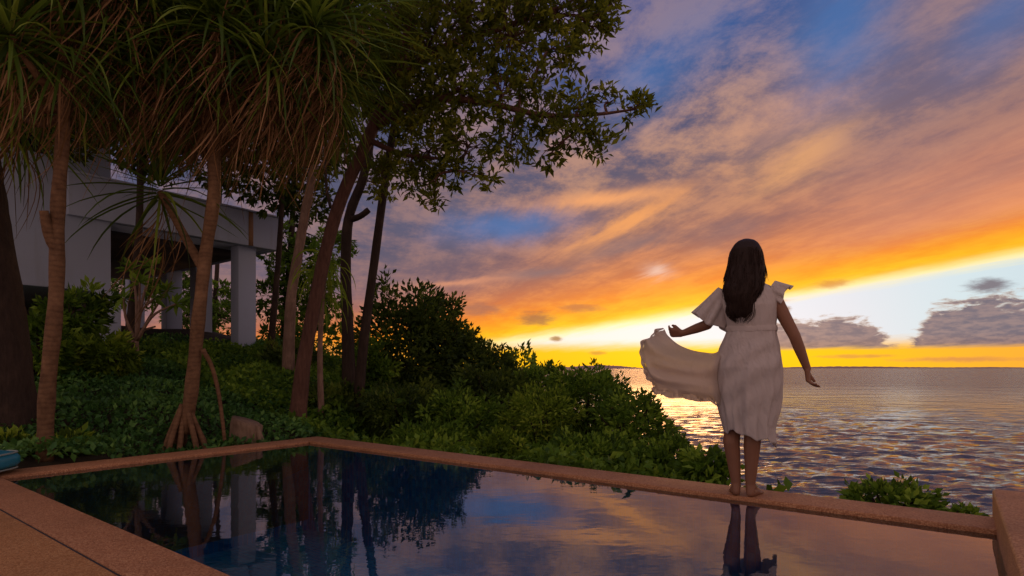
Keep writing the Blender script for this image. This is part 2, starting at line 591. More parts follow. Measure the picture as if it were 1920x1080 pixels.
def mk(name, V, F, mat, parent=None, smooth=False, var=None):
    """one mesh object; V in world coordinates, F an (m,k) array or a list of such arrays"""
    V = np.asarray(V, dtype=np.float64).reshape(-1, 3)
    if parent is not None:
        V = V - world_loc(parent)
    if not isinstance(F, list):
        F = [F]
    F = [np.asarray(f, dtype=np.int32) for f in F if len(f)]
    me = bpy.data.meshes.new(name)
    me.vertices.add(len(V))
    me.vertices.foreach_set('co', V.astype(np.float32).ravel())
    nl = sum(f.size for f in F)
    npoly = sum(len(f) for f in F)
    me.loops.add(nl)
    me.loops.foreach_set('vertex_index', np.concatenate([f.ravel() for f in F]))
    me.polygons.add(npoly)
    tot = np.concatenate([np.full(len(f), f.shape[1], np.int32) for f in F])
    me.polygons.foreach_set('loop_start', np.concatenate([[0], np.cumsum(tot)[:-1]]).astype(np.int32))
    me.polygons.foreach_set('loop_total', tot)
    if smooth:
        me.polygons.foreach_set('use_smooth', np.ones(npoly, bool))
    me.update(calc_edges=True)
    me.validate()
    if var is not None:
        at_ = me.attributes.new('var', 'FLOAT', 'POINT')
        at_.data.foreach_set('value', np.asarray(var, np.float32))
    me.materials.append(mat)
    o = bpy.data.objects.new(name, me)
    COL.objects.link(o)
    if parent is not None:
        o.parent = parent
    return o


def tag(o, label=None, cat=None, group=None, kind=None):
    for k, v in (('label', label), ('category', cat), ('group', group), ('kind', kind)):
        if v:
            o[k] = v
    return o


def empty(name, loc, label, cat, group=None):
    o = bpy.data.objects.new(name, None)
    o.empty_display_size = 0.2
    o.location = [float(v) for v in loc]
    COL.objects.link(o)
    return tag(o, label, cat, group)


class Buf:
    """collects shapes for one mesh"""
    def __init__(self):
        self.V, self.F, self.n = [], [], 0

    def add(self, V, F):
        V = np.asarray(V, float).reshape(-1, 3)
        self.V.append(V)
        for f in (F if isinstance(F, list) else [F]):
            self.F.append(np.asarray(f, int) + self.n)
        self.n += len(V)
        return self

    def mk(self, name, mat, parent=None, smooth=False):
        quads = [f for f in self.F if f.shape[1] == 4]
        tris = [f for f in self.F if f.shape[1] == 3]
        F = []
        if quads:
            F.append(np.concatenate(quads))
        if tris:
            F.append(np.concatenate(tris))
        return mk(name, np.concatenate(self.V), F, mat, parent, smooth)


def hexa(c8):
    """8 corners: bottom ring 0-3, top ring 4-7"""
    F = np.array([(3, 2, 1, 0), (4, 5, 6, 7), (0, 1, 5, 4), (1, 2, 6, 5), (2, 3, 7, 6), (3, 0, 4, 7)])
    return np.array(c8, float), F


def box_un(u0, u1, n0, n1, z0, z1):
    c = [un(u0, n0, z0), un(u1, n0, z0), un(u1, n1, z0), un(u0, n1, z0),
         un(u0, n0, z1), un(u1, n0, z1), un(u1, n1, z1), un(u0, n1, z1)]
    return hexa(c)


def bevel(o, w=0.01, seg=2):
    b = o.modifiers.new('bevel', 'BEVEL')
    b.width = w
    b.segments = seg
    b.limit_method = 'ANGLE'
    return o


def resample(P, n):
    """smooth Catmull-Rom through the points"""
    P = np.asarray(P, float)
    if len(P) < 3:
        t = np.linspace(0, 1, n)[:, None]
        return P[0] * (1 - t) + P[-1] * t
    Q = np.vstack([2 * P[0] - P[1], P, 2 * P[-1] - P[-2]])
    m = len(P) - 1
    out = []
    for s in np.linspace(0, m, n):
        i = min(int(s), m - 1)
        t = s - i
        p0, p1, p2, p3 = Q[i], Q[i + 1], Q[i + 2], Q[i + 3]
        out.append(0.5 * ((2 * p1) + (-p0 + p2) * t + (2 * p0 - 5 * p1 + 4 * p2 - p3) * t ** 2 + (-p0 + 3 * p1 - 3 * p2 + p3) * t ** 3))
    return np.array(out)


def tube(P, rad, seg=10, rough=0.0, cap=True):
    P = np.asarray(P, float)
    n = len(P)
    rad = np.broadcast_to(np.asarray(rad, float), (n,)) if np.ndim(rad) else np.full(n, rad)
    T = np.gradient(P, axis=0)
    T /= np.linalg.norm(T, axis=1)[:, None] + 1e-9
    ref = np.array((0.0, 1.0, 0.0)) if abs(T[0][1]) < 0.8 else np.array((1.0, 0, 0))
    V = []
    a = np.linspace(0, 2 * np.pi, seg, endpoint=False)
    for i in range(n):
        s = np.cross(T[i], ref)
        s /= np.linalg.norm(s) + 1e-9
        b = np.cross(s, T[i])
        ref = b if False else ref
        rr = rad[i] * (1 + rough * rng.normal(size=seg))
        V.append(P[i] + (np.cos(a) * rr)[:, None] * s + (np.sin(a) * rr)[:, None] * b)
    V = np.concatenate(V)
    i = np.arange(n - 1)[:, None] * seg
    j = np.arange(seg)[None, :]
    k = (j + 1) % seg
    F = np.stack([i + j, i + k, i + seg + k, i + seg + j], -1).reshape(-1, 4)
    Fs = [F]
    if cap:
        V = np.vstack([V, P[0], P[-1]])
        c0, c1 = len(V) - 2, len(V) - 1
        jj = np.arange(seg)
        kk = (jj + 1) % seg
        Fs.append(np.stack([kk, jj, np.full(seg, c0)], -1))
        o = (n - 1) * seg
        Fs.append(np.stack([o + jj, o + kk, np.full(seg, c1)], -1))
    return V, Fs


def unit(v):
    return v / (np.linalg.norm(v, axis=-1, keepdims=True) + 1e-9)


def rand_dirs(n):
    return unit(rng.normal(size=(n, 3)))


def leaf_faces(B, Dn, L, W, fold=0.25, flat=0.0):
    """diamond leaves folded along the rib: returns V (n*4), F (n*2 tris)"""
    n = len(B)
    Dn = unit(Dn)
    up = rand_dirs(n) * (1 - flat) + np.array((0, 0, 1.0)) * flat
    S = unit(np.cross(Dn, up))
    Nn = np.cross(S, Dn)
    L = np.broadcast_to(L, (n,))[:, None]
    W = np.broadcast_to(W, (n,))[:, None]
    mid = B + Dn * L * 0.48
    tip = B + Dn * L - Nn * L * 0.12
    Lf = mid + S * W * 0.5 + Nn * W * fold
    Rt = mid - S * W * 0.5 + Nn * W * fold
    V = np.stack([B, Rt, tip, Lf], 1).reshape(-1, 3)
    i = np.arange(n)[:, None] * 4
    F = np.concatenate([i + np.array([0, 1, 2]), i + np.array([0, 2, 3])], 0)
    return V, F


def straps(B, D0, L, W, droop, pull=(0, 0, -1.0), st=8, fold=0.3):
    """long strap leaves bending under their weight: V (n,st,3,3)"""
    n = len(B)
    D = unit(D0)
    pull = np.asarray(pull, float)
    L = np.broadcast_to(L, (n,))
    W = np.broadcast_to(W, (n,))
    droop = np.broadcast_to(droop, (n,))
    P = B.copy()
    rows = []
    side = unit(np.cross(D, np.array((0, 0, 1.0))) + rng.normal(size=(n, 3)) * 0.25)
    for i in range(st):
        t = i / (st - 1)
        w = W * (0.75 + 0.5 * t) * (1 - t ** 2.2) + 0.002
        S = unit(side - D * np.sum(side * D, 1, keepdims=True))
        Nn = np.cross(S, D)
        rows.append(np.stack([P - S * w[:, None] * 0.5 + Nn * (w * fold)[:, None], P, P + S * w[:, None] * 0.5 + Nn * (w * fold)[:, None]], 1))
        step = (L / (st - 1))[:, None]
        D = unit(D + pull * (droop * (0.4 + 1.2 * t))[:, None] / (st - 1) * 3.0)
        P = P + D * step
    V = np.stack(rows, 1)
    return V


def strap_faces(n, st=8):
    i = np.arange(n)[:, None, None] * (st * 3) + np.arange(st - 1)[None, :, None] * 3
    a = np.concatenate([i + 0, i + 1], 2)
    F = np.stack([a, a + 1, a + 4, a + 3], -1).reshape(-1, 4)
    return F


def var_of(n, k, base=0.5, spread=0.22):
    return np.repeat(np.clip(base + rng.normal(size=n) * spread, 0, 1), k)


# ------------------------------------------------------------------ ground, sea, far land
SEA_Z = -5.0


def ground_z(u, n):
    rise = 0.19 * np.clip(-6.3 - u, 0, 10.5)
    z = -0.10 + rise * (1 - 0.75 * np.clip((n - 8.2) / 3.5, 0, 1))
    seaward = np.clip((n - 4.2) / 0.6, 0, 1)
    z = z - 0.30 * seaward * np.clip((u + 8.0) / 2.0, 0, 1)
    nb = 4.7 + np.maximum(0, -1.0 - u) * 1.0
    over = np.maximum(0, n - nb)
    z = z - 1.25 * over - 0.25 * np.minimum(over, 1.0)
    z = z + 0.06 * np.sin(u * 2.1 + n) * np.cos(n * 1.7 - u * 0.6)
    return np.maximum(z, SEA_Z - 1.5)


def gz(x, y):
    u, n = to_un(x, y)
    return float(ground_z(np.array(u), np.array(n)))


gu = np.unique(np.concatenate([np.arange(-45, 8.01, 0.45), np.array([-6.13, -6.09]), np.array([-7.52, -7.48])]))
gn = np.unique(np.concatenate([np.arange(-6, 32, 0.45), np.array([4.14, 4.18, 1.16, 1.2])]))
UU, NN = np.meshgrid(gu, gn, indexing='ij')
ZZ = ground_z(UU, NN)
inside = ((UU > -6.11) & (NN < 4.16)) | ((UU > -7.5) & (NN < 1.18))
ZZ = np.where(inside, -2.2, ZZ)
GV = np.stack([UU * UX[0] + NN * NX[0], UU * UX[1] + NN * NX[1], ZZ], -1).reshape(-1, 3)
a, b = len(gu), len(gn)
ii = (np.arange(a - 1)[:, None] * b + np.arange(b - 1)[None, :])
GF = np.stack([ii, ii + b, ii + b + 1, ii + 1], -1).reshape(-1, 4)
tag(mk('ground', GV, GF, M['soil'], smooth=True), kind='structure')

# sea: rows get wider with distance, waves longer than the spacing are modelled
H = CAM_H - SEA_Z
inv = np.linspace(1 / 14.0, 1 / 4200.0, 560)
dist = np.concatenate([1 / inv, [9000.0, 24000.0]])
azs = np.radians(np.linspace(-62, 100, 560))
DD, AA = np.meshgrid(dist, azs, indexing='ij')
SX, SY = DD * np.sin(AA), DD * np.cos(AA)
cell = np.gradient(dist)[:, None] * np.ones_like(DD)
SZ = np.zeros_like(DD)
wr = np.random.default_rng(3)
for i in range(110):
    lam = 0.38 * (4.2 / 0.38) ** wr.random()
    th = math.radians(205 + wr.normal() * 32)
    k = 2 * np.pi / lam
    amp = 0.0052 * lam ** 0.88
    f = np.clip((lam / np.maximum(cell, DD * 0.005) - 1.8) / 1.5, 0, 1)
    ph = k * (SX * math.sin(th) + SY * math.cos(th)) + wr.random() * 6.283
    patch = 0.7 + 0.5 * np.sin(SX * 0.031 * (1 + wr.random()) + SY * 0.047 + i)
    s = np.sin(ph)
    SZ += amp * f * patch * (s + 0.25 * np.cos(2 * ph))
SV = np.stack([SX, SY, SZ + SEA_Z], -1).reshape(-1, 3)
a, b = DD.shape
ii = (np.arange(a - 1)[:, None] * b + np.arange(b - 1)[None, :])
SF = np.stack([ii, ii + 1, ii + b + 1, ii + b], -1).reshape(-1, 4)
tag(mk('sea', SV, SF, M['sea'], smooth=True), kind='structure')


def headland(px0, px1, d, hmax, seed, depth=400.0):
    """low far shore: a ridge with an uneven skyline and some depth"""
    r = np.random.default_rng(seed)
    n = 90
    xs = np.linspace((px0 - 960) / FOC * d, (px1 - 960) / FOC * d, n)
    t = np.linspace(0, 1, n)
    h = hmax * np.sin(np.pi * t) ** 0.5 * (0.5 + 0.25 * np.sin(t * 9 + seed) + 0.25 * r.random(n))
    h[0] = h[-1] = 0
    rows = []
    for k, (dy, s) in enumerate(((0, 0.0), (depth * 0.3, 0.65), (depth * 0.5, 1.0), (depth, 0.0))):
        rows.append(np.stack([xs, np.full(n, d + dy), SEA_Z - 1 + s * (h + 6)], -1))
    V = np.concatenate(rows)
    i = (np.arange(3)[:, None] * n + np.arange(n - 1)[None, :])
    F = np.stack([i, i + 1, i + n + 1, i + n], -1).reshape(-1, 4)
    o = mk('headland', V, F, M['headland'])
    tag(o, kind='structure')
    return o


headland(1000, 1215, 5200, 34, 2)
headland(1420, 1960, 8200, 30, 5)

# ------------------------------------------------------------------ pool, coping, deck
WZ = -0.028
UL, UR = -5.83, 0.18          # water edges along u
NN0, NN1 = 1.18, 3.88         # near and sea-side water edges

bas = Buf()
dz = -1.0
bas.add([un(UL, NN0, dz), un(UR, NN0, dz), un(UR, NN1, dz), un(UL, NN1, dz)], [np.array([(0, 1, 2, 3)])])
for p, q in (((UL, NN0), (UR, NN0)), ((UR, NN0), (UR, NN1)), ((UR, NN1), (UL, NN1)), ((UL, NN1), (UL, NN0))):
    bas.add([un(*p, dz), un(*q, dz), un(*q, -0.05), un(*p, -0.05)], [np.array([(0, 1, 2, 3)])])
tag(bas.mk('pool_basin', M['mosaic']), kind='structure')

nu, nn_ = 40, 20
us, ns = np.linspace(UL - 0.01, UR + 0.01, nu), np.linspace(NN0 - 0.01, NN1 + 0.01, nn_)
WV = np.array([un(u_, n_, WZ) for u_ in us for n_ in ns])
ii = (np.arange(nu - 1)[:, None] * nn_ + np.arange(nn_ - 1)[None, :])
tag(mk('pool_water', WV, np.stack([ii, ii + nn_, ii + nn_ + 1, ii + 1], -1).reshape(-1, 4), M['pool'], smooth=True), kind='structure')


def strip(name, u0, u1, n0, n1, z0, z1, mat, miter=None):
    V, F = box_un(u0, u1, n0, n1, z0, z1)
    return bevel(mk(name, V, F, mat), 0.012, 3)


tag(strip('pool_coping', UL - 0.33, 3.2, NN1, NN1 + 0.33, -0.9, 0.0, M['coping']), kind='structure')      # sea side
tag(strip('pool_coping', UL - 0.33, UL, NN0 + 0.002, NN1 - 0.002, -0.9, -0.003, M['coping']), kind='structure')      # garden side
tag(strip('deck_border', -7.5, 3.2, 0.918, NN0, -0.5, 0.0, M['coping']), kind='structure')
tag(strip('pool_deck', -7.5, 5.0, -4.0, 0.906, -0.5, 0.001, M['deck']), kind='structure')
tag(strip('deck_joint', -7.5, 3.2, 0.904, 0.920, -0.3, -0.006, M['joint']), kind='structure')

V, F = box_un(UR, UR + 1.6, NN0 + 0.003, NN1 + 0.40, -1.0, 0.146)
w = bevel(mk('pool_wall', V, F, M['coping']), 0.015, 3)
tag(w, 'low pebble-finished wall at the right end of the pool', 'wall')

# ------------------------------------------------------------------ villa
FU = -13.0      # plane of its front


def villa():
    r = empty('villa', un(FU - 3, 4.5, 0.8), 'white flat-roofed villa on columns behind the pandanus trees', 'building')
    # parapet and slab over the columns
    b = Buf()
    b.add(*box_un(FU - 0.18, FU, 3.6, 7.82, 3.67, 4.46))
    b.add(*box_un(FU - 7.5, FU - 0.18, 7.64, 7.82, 3.67, 4.46))
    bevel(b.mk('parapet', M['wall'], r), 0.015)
    b = Buf()
    b.add(*box_un(FU - 7.4, FU - 0.182, 3.4, 7.638, 3.70, 3.92))
    b.mk('slab', M['wall'], r)
    V, F = box_un(FU - 0.03, FU + 0.03, 3.6, 7.86, 4.462, 4.50)
    mk('coping_cap', V, F, M['wall'], r)
    # recessed beam and dark ceiling of the undercroft
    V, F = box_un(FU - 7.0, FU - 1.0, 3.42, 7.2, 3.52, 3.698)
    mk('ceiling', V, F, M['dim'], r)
    # rusty water stain running down the parapet
    V, F = box_un(FU - 0.01, FU + 0.006, 7.05, 7.16, 3.672, 4.458)
    mk('stain', V, F, M['stain'], r)
    # columns down the right side and under the front
    def col(u, n, z0, z1, su=0.36, sn=0.43):
        V, F = box_un(u - su / 2, u + su / 2, n - sn / 2, n + sn / 2, z0, z1)
        bevel(mk('column', V, F, M['wall'], r), 0.012)
    col(-13.42, 7.15, 0.6, 3.695)
    col(-16.3, 7.50, 0.9, 3.695)
    col(-18.1, 7.50, 1.2, 3.695)
    col(-20.6, 7.45, 1.6, 3.695)
    col(-13.05, 4.20, 0.6, 2.298)
    col(-16.0, 3.2, 0.9, 2.298)
    # closed wing to the left, carried on the columns
    b = Buf()
    b.add(*box_un(FU - 8.0, FU - 0.10, -1.5, 4.32, 2.30, 6.9))
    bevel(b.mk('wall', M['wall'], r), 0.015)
    V, F = box_un(FU - 8.5, FU + 0.5, -2.0, 4.9, 6.9, 7.15)
    bevel(mk('roof', V, F, M['wall'], r), 0.02)
    for n0 in (0.2, 2.0):
        V, F = box_un(FU - 0.14, FU - 0.07, n0, n0 + 1.3, 4.7, 6.2)
        wn = mk('window', V, F, M['dim'], r)
        V, F = box_un(FU - 0.10, FU - 0.062, n0 + 0.07, n0 + 1.23, 4.77, 6.13)
        mk('pane', V, F, M['glass'], wn)
    # back wall of the undercroft
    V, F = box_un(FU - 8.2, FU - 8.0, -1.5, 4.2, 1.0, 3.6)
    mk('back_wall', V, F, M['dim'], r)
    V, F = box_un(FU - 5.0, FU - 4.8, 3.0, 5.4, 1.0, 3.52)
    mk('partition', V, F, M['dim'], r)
    return r


villa()


# ------------------------------------------------------------------ plants
def ground_at(p):
    return gz(p[0], p[1])


def pandanus(name, label, trunk, r0, r1, heads, roots, prop=None, nlive=95, ndead=80, L=(0.9, 1.35), wind=(-0.45, -0.1, -1.0), nseparate=150, extra=()):
    base = trunk[0]
    r = empty(name, base, label, 'tree', )
    P = resample(trunk, 40)
    rad = np.linspace(r0, r1, 40) * (1 + 0.05 * np.sin(np.arange(40) * 1.1))
    mk('trunk', *tube(P, rad, 14, 0.015), M['ringbark'], r, True)
    for e in extra:                      # side limbs that show below the crown
        Q = resample(e[0], 18)
        mk('branch', *tube(Q, np.linspace(e[1], e[2], 18), 10, 0.02), M['ringbark'], r, True)
    top = P[-1]
    for h in heads:
        if h[1] is None:
            continue
        s = P[int(h[1] * 39)]
        m = (s + h[0]) / 2 + np.array((0, 0, -0.12))
        Q = resample([s, m, h[0]], 14)
        mk('branch', *tube(Q, np.linspace(r1 * 0.85, r1 * 0.5, 14), 9, 0.02), M['ringbark'], r, True)
    for q in roots:
        mk('prop_root', *tube(resample(q[0], 12), np.linspace(q[1], q[2], 12), 8, 0.03), M['ringbark'], r, True)
    live, dead = [], []
    for h in heads:
        c, _, k = h[0], h[1], h[2]
        n = int(nlive * k)
        f = (np.arange(n) + 0.5) / n
        th = np.arange(n) * 2.39996 + rng.random() * 6
        elv = np.radians(82 - 118 * f ** 0.8) + rng.normal(size=n) * 0.12
        d = np.stack([np.cos(th) * np.cos(elv), np.sin(th) * np.cos(elv), np.sin(elv)], -1)
        B = c + d * 0.04 + np.array((0, 0, 1)) * ((0.5 - f) * 0.22)[:, None]
        ln = rng.uniform(L[0], L[1], n) * (0.75 + 0.25 * k)
        live.append(straps(B, d, ln, rng.uniform(0.026, 0.046, n), rng.uniform(0.04, 0.6, n) * (0.45 + 0.65 * f), np.array((wind[0] * 0.25, 0, -1.0)), 8))
        n = int(ndead * k * (h[3] if len(h) > 3 else 1))
        if n:
            th = rng.random(n) * 6.283
            elv = rng.uniform(-1.1, -0.1, n)
            d = np.stack([np.cos(th) * np.cos(elv), np.sin(th) * np.cos(elv), np.sin(elv)], -1)
            B = c + d * rng.uniform(0.03, 0.3, n)[:, None] - np.array((0, 0, 1)) * rng.uniform(0.08, 0.55, n)[:, None]
            ln = rng.uniform(0.30, 0.75, n) + 0.4 * (rng.random(n) < 0.15)
            dead.append(straps(B, d, ln, rng.uniform(0.006, 0.018, n), rng.uniform(1.0, 4.5, n), np.array(wind) + rng.normal(size=(n, 3)) * np.array((0.28, 0.22, 0.1)), 8, 0.45))
    for V, matn, nm, crown in ((np.concatenate(live), 'pand', 'leaf', 'crown'), (np.concatenate(dead), 'dead', 'dead_leaf', 'dead_leaf_skirt')):
        n = len(V)
        mid = V[:, 4, 1]
        # the leaves that show largest (nearest) are parts of their own
        order = np.argsort(np.linalg.norm(mid - np.array((0, 0, CAM_H)), axis=1) + np.where(mid[:, 2] > 4.6, 5, 0))
        sep, rest = order[:nseparate], order[nseparate:]
        F1 = strap_faces(1)
        for i in sep:
            mk(nm, V[i].reshape(-1, 3), F1, M[matn], r, True, np.full(24, np.clip(0.5 + rng.normal() * 0.25, 0, 1)))
        o = mk(crown, V[rest].reshape(-1, 3), strap_faces(len(rest)), M[matn], r, True, var_of(len(rest), 24, 0.5, 0.25))
        tag(o, kind='stuff')
    return r


def roots_for(base, z_top, n, spread, r=0.028, a0=0.0):
    out = []
    for i in range(n):
        a = a0 + i * 6.283 / n + rng.normal() * 0.15
        s = spread * rng.uniform(0.75, 1.15)
        e = np.array((base[0] + math.cos(a) * s, base[1] + math.sin(a) * s * 0.7, base[2] - 0.08))
        t = np.array((base[0] + math.cos(a) * 0.03, base[1] + math.sin(a) * 0.03, base[2] + z_top * rng.uniform(0.75, 1.1)))
        out.append(([t, (t * 0.45 + e * 0.55) + np.array((0, 0, 0.03)), e], r * 0.9, r))
    return out


def on_ground(px, d, dz=0.0):
    x = (px - 960) / FOC * d
    return np.array((x, d, gz(x, d) + dz))


# left pandanus
b0 = on_ground(84, 5.35, -0.03)
tr = [b0, at(88, 740, 5.35), at(105, 560, 5.35), at(108, 400, 5.35), at(118, 250, 5.35), at(122, 130, 5.4)]
pandanus('pandanus_tree', 'ringed tan pandanus trunk nearest the left deck corner under drooping leaves', tr, 0.070, 0.050,
         [(at(120, 90, 5.4), None, 1.0, 1.1), (at(20, 60, 5.0), 0.93, 0.9), (at(210, 40, 5.7), 0.95, 0.9), (at(-60, 150, 5.5), 0.88, 0.8),
          (at(110, -90, 5.2), 0.99, 1.0), (at(20, 200, 6.2), 0.85, 0.7), (at(230, -80, 5.4), 0.99, 0.9), (at(-40, -60, 5.2), 0.99, 0.9)],
         [], extra=[([at(108, 470, 5.35), at(92, 440, 5.3), at(82, 395, 5.25)], 0.055, 0.035)], nlive=115, ndead=60)

# middle pandanus with prop roots
b0 = on_ground(346, 6.25, 0.0)
tr = [b0 + np.array((0, 0, 0.22)), at(358, 740, 6.25), at(372, 600, 6.25), at(385, 480, 6.25), at(400, 370, 6.25), at(400, 250, 6.3), at(398, 170, 6.3)]
rts = roots_for(b0, 0.50, 10, 0.29, 0.030)
aer = on_ground(425, 6.35, -0.02)
rts.append(([at(380, 655, 6.2), at(398, 690, 6.3), at(412, 750, 6.35), aer], 0.026, 0.018))
pandanus('pandanus_tree', 'pandanus tree with splayed prop roots, a forked limb and a shaggy brown leaf skirt', tr, 0.070, 0.058,
         [(at(398, 130, 6.3), None, 1.0, 1.3), (at(300, 90, 6.0), 0.92, 1.0, 1.3), (at(500, 100, 6.1), 0.92, 1.0, 1.4), (at(600, 130, 6.5), 0.9, 1.0, 1.3),
          (at(590, 40, 6.1), 0.95, 1.0), (at(400, 20, 5.9), 0.99, 1.0), (at(240, 120, 6.6), 0.88, 0.9, 1.4), (at(470, 150, 6.7), 0.88, 0.9, 1.7),
          (at(560, 165, 7.0), 0.87, 0.9, 1.7), (at(290, -60, 6.0), 0.99, 1.0), (at(500, -50, 6.2), 0.99, 1.0), (at(350, 150, 6.7), 0.88, 0.8, 1.6),
          (at(300, 355, 6.45), None, 0.36, 0.9), (at(640, -20, 6.6), 0.97, 0.9)],
         rts, extra=[([at(378, 500, 6.25), at(350, 450, 6.35), at(318, 390, 6.45), at(300, 360, 6.45)], 0.05, 0.035)], nlive=125, ndead=105)


def leaf_cloud(C, rad, nclump, per, L, W, flat=0.3, shell=0.55, squash=1.0):
    """leaves in clumps through an ellipsoid; returns V, F, var"""
    rad = np.asarray(rad, float)
    d = rand_dirs(nclump)
    rr = shell + (1 - shell) * rng.random(nclump) ** 0.6
    ph = rng.random(4) * 6.283
    lump = 1 + 0.20 * np.sin(5 * d[:, 0] + ph[0]) * np.sin(4 * d[:, 2] + ph[1]) + 0.14 * np.sin(9 * d[:, 0] + ph[2]) + rng.normal(size=nclump) * 0.10
    cc = C + d * (rr * lump)[:, None] * rad
    clr = np.mean(rad) * 0.26
    Bs = np.repeat(cc, per, 0)
    o = rand_dirs(nclump * per)
    Bs = Bs + o * (clr * rng.random(nclump * per) ** 0.5)[:, None]
    out = unit(o * 0.8 + np.repeat(d, per, 0) * 0.7 + rng.normal(size=o.shape) * 0.45 + np.array((0, 0, 0.15)))
    n = len(Bs)
    ln = L * rng.uniform(0.65, 1.3, n)
    V, F = leaf_faces(Bs, out, ln, ln * W * rng.uniform(0.8, 1.2, n), 0.18, flat)
    cv = np.repeat(rng.normal(size=nclump) * 0.26, per)
    va = np.repeat(np.clip(0.48 + cv + rng.normal(size=n) * 0.17, 0, 1), 4)
    return V, F, va, cc


def shrub(name, label, px, py, d, rx, ry, mat, nclump=60, per=30, L=0.09, W=0.42, group=None, rdepth=None, cat='shrub'):
    c = at(px, py, d)
    k = d / FOC
    rad = np.array((rx * k, (rdepth or rx * k), ry * k))
    g0 = gz(c[0], c[1])
    base = np.array((c[0], c[1], min(g0, c[2] - 0.1)))
    r = empty(name, base, label, cat, group)
    V, F, va, cc = leaf_cloud(c, rad, nclump, per, L, W)
    mk('crown', V, F, M[mat], r, False, va)
    st = Buf()
    for q in cc[:: max(1, len(cc) // 14)]:
        m = base * 0.45 + q * 0.55 + np.array((0, 0, 0.1 * rad[2]))
        st.add(*tube(resample([base + rng.normal(size=3) * np.array((0.05, 0.05, 0)), m, q], 7), np.linspace(0.018, 0.005, 7) * (1 + rad[0]), 5))
    st.mk('stem', M['darkbark'], r, True)
    return r


def tree(name, label, trunks, limbs, blobs, mat, bark, leafL=0.14, leafW=0.36, dens=1.0, twig_leaves=11, shell=0.25):
    """trunk(s), limbs that reach each clump of the crown, twigs that carry tufts of leaves.
    blobs: (centre, radius, trunk index, parameter on the trunk)"""
    r = empty(name, trunks[0][0][0], label, 'tree')
    paths = []
    for (pts, r0, r1) in trunks:
        P = resample(pts, 36)
        flare = 1 + 0.35 * np.exp(-np.arange(36) / 2.5)
        mk('trunk', *tube(P, np.linspace(r0, r1, 36) * flare, 14, 0.03), M[bark], r, True)
        paths.append((P, r0, r1))
    skel = [P[18:] for P, _, _ in paths]
    for (pts, r0, r1) in limbs:
        Q = resample(pts, 16)
        mk('branch', *tube(Q, np.linspace(r0, r1, 16), 9, 0.03), M[bark], r, True)
        skel.append(Q)
    skel = np.concatenate(skel)
    tops = paths[0][0][-1]
    blobs = sorted(blobs, key=lambda q: np.min(np.linalg.norm(skel - q[0], axis=1)))
    tw = Buf()
    LV, LF, LA, off = [], [], [], 0
    for (c, rad, ti, tp) in blobs:
        P, r0, r1 = paths[ti]
        s = skel[np.argmin(np.linalg.norm(skel - c, axis=1) + np.maximum(0, skel[:, 2] - c[2]) * 0.4)]
        ln_ = np.linalg.norm(c - s)
        mid = s * 0.5 + c * 0.5 + rng.normal(size=3) * 0.10 * ln_ + np.array((0, 0, 0.10 * ln_))
        limb = resample([s, mid, c], 14)
        mk('branch', *tube(limb, np.linspace(0.014 + 0.012 * min(ln_, 1.5), 0.008, 14), 7, 0.04), M[bark], r, True)
        skel = np.concatenate([skel, limb[7:]])
        nt = max(6, int(95 * dens * (rad / 0.65) ** 2))
        d = rand_dirs(nt)
        e = c + d * (rad * (shell + (1 - shell) * rng.random(nt) ** 0.5))[:, None] * np.array((1.0, 1.0, 0.85))
        for i in range(nt):
            if i % 2 == 0:
                a0 = limb[int(rng.integers(6, 14))]
                m = (a0 + e[i]) / 2 + rng.normal(size=3) * 0.05
                tw.add(*tube(np.array([a0, m, e[i]]), np.array((0.007, 0.005, 0.003)), 4, 0, False))
        n = nt * twig_leaves
        dd = unit(np.repeat(d, twig_leaves, 0) * 0.55 + rand_dirs(n) * 0.9 + np.array((0, 0, 0.12)))
        B = np.repeat(e, twig_leaves, 0) + rng.normal(size=(n, 3)) * 0.035
        ln = leafL * rng.uniform(0.6, 1.25, n)
        V, F = leaf_faces(B, dd, ln, ln * leafW * rng.uniform(0.8, 1.2, n), 0.15, 0.35)
        LV.append(V)
        LF.append(F + off)
        off += len(V)
        tv = np.repeat(rng.normal(size=nt) * 0.16, twig_leaves)
        LA.append(np.repeat(np.clip(0.45 + tv + rng.normal(size=n) * 0.16, 0, 1), 4))
    if tw.n:
        tag(tw.mk('twigs', M[bark], r, True), kind='stuff')
    mk('crown', np.concatenate(LV), np.concatenate(LF), M[mat], r, False, np.concatenate(LA))
    return r


def bl(lst, ti=0, tp=0.9):
    out = []
    for q in lst:
        px, py, d, rp = q[:4]
        t = q[4] if len(q) > 4 else tp
        out.append((at(px, py, d), rp * d / FOC, ti, t))
    return out


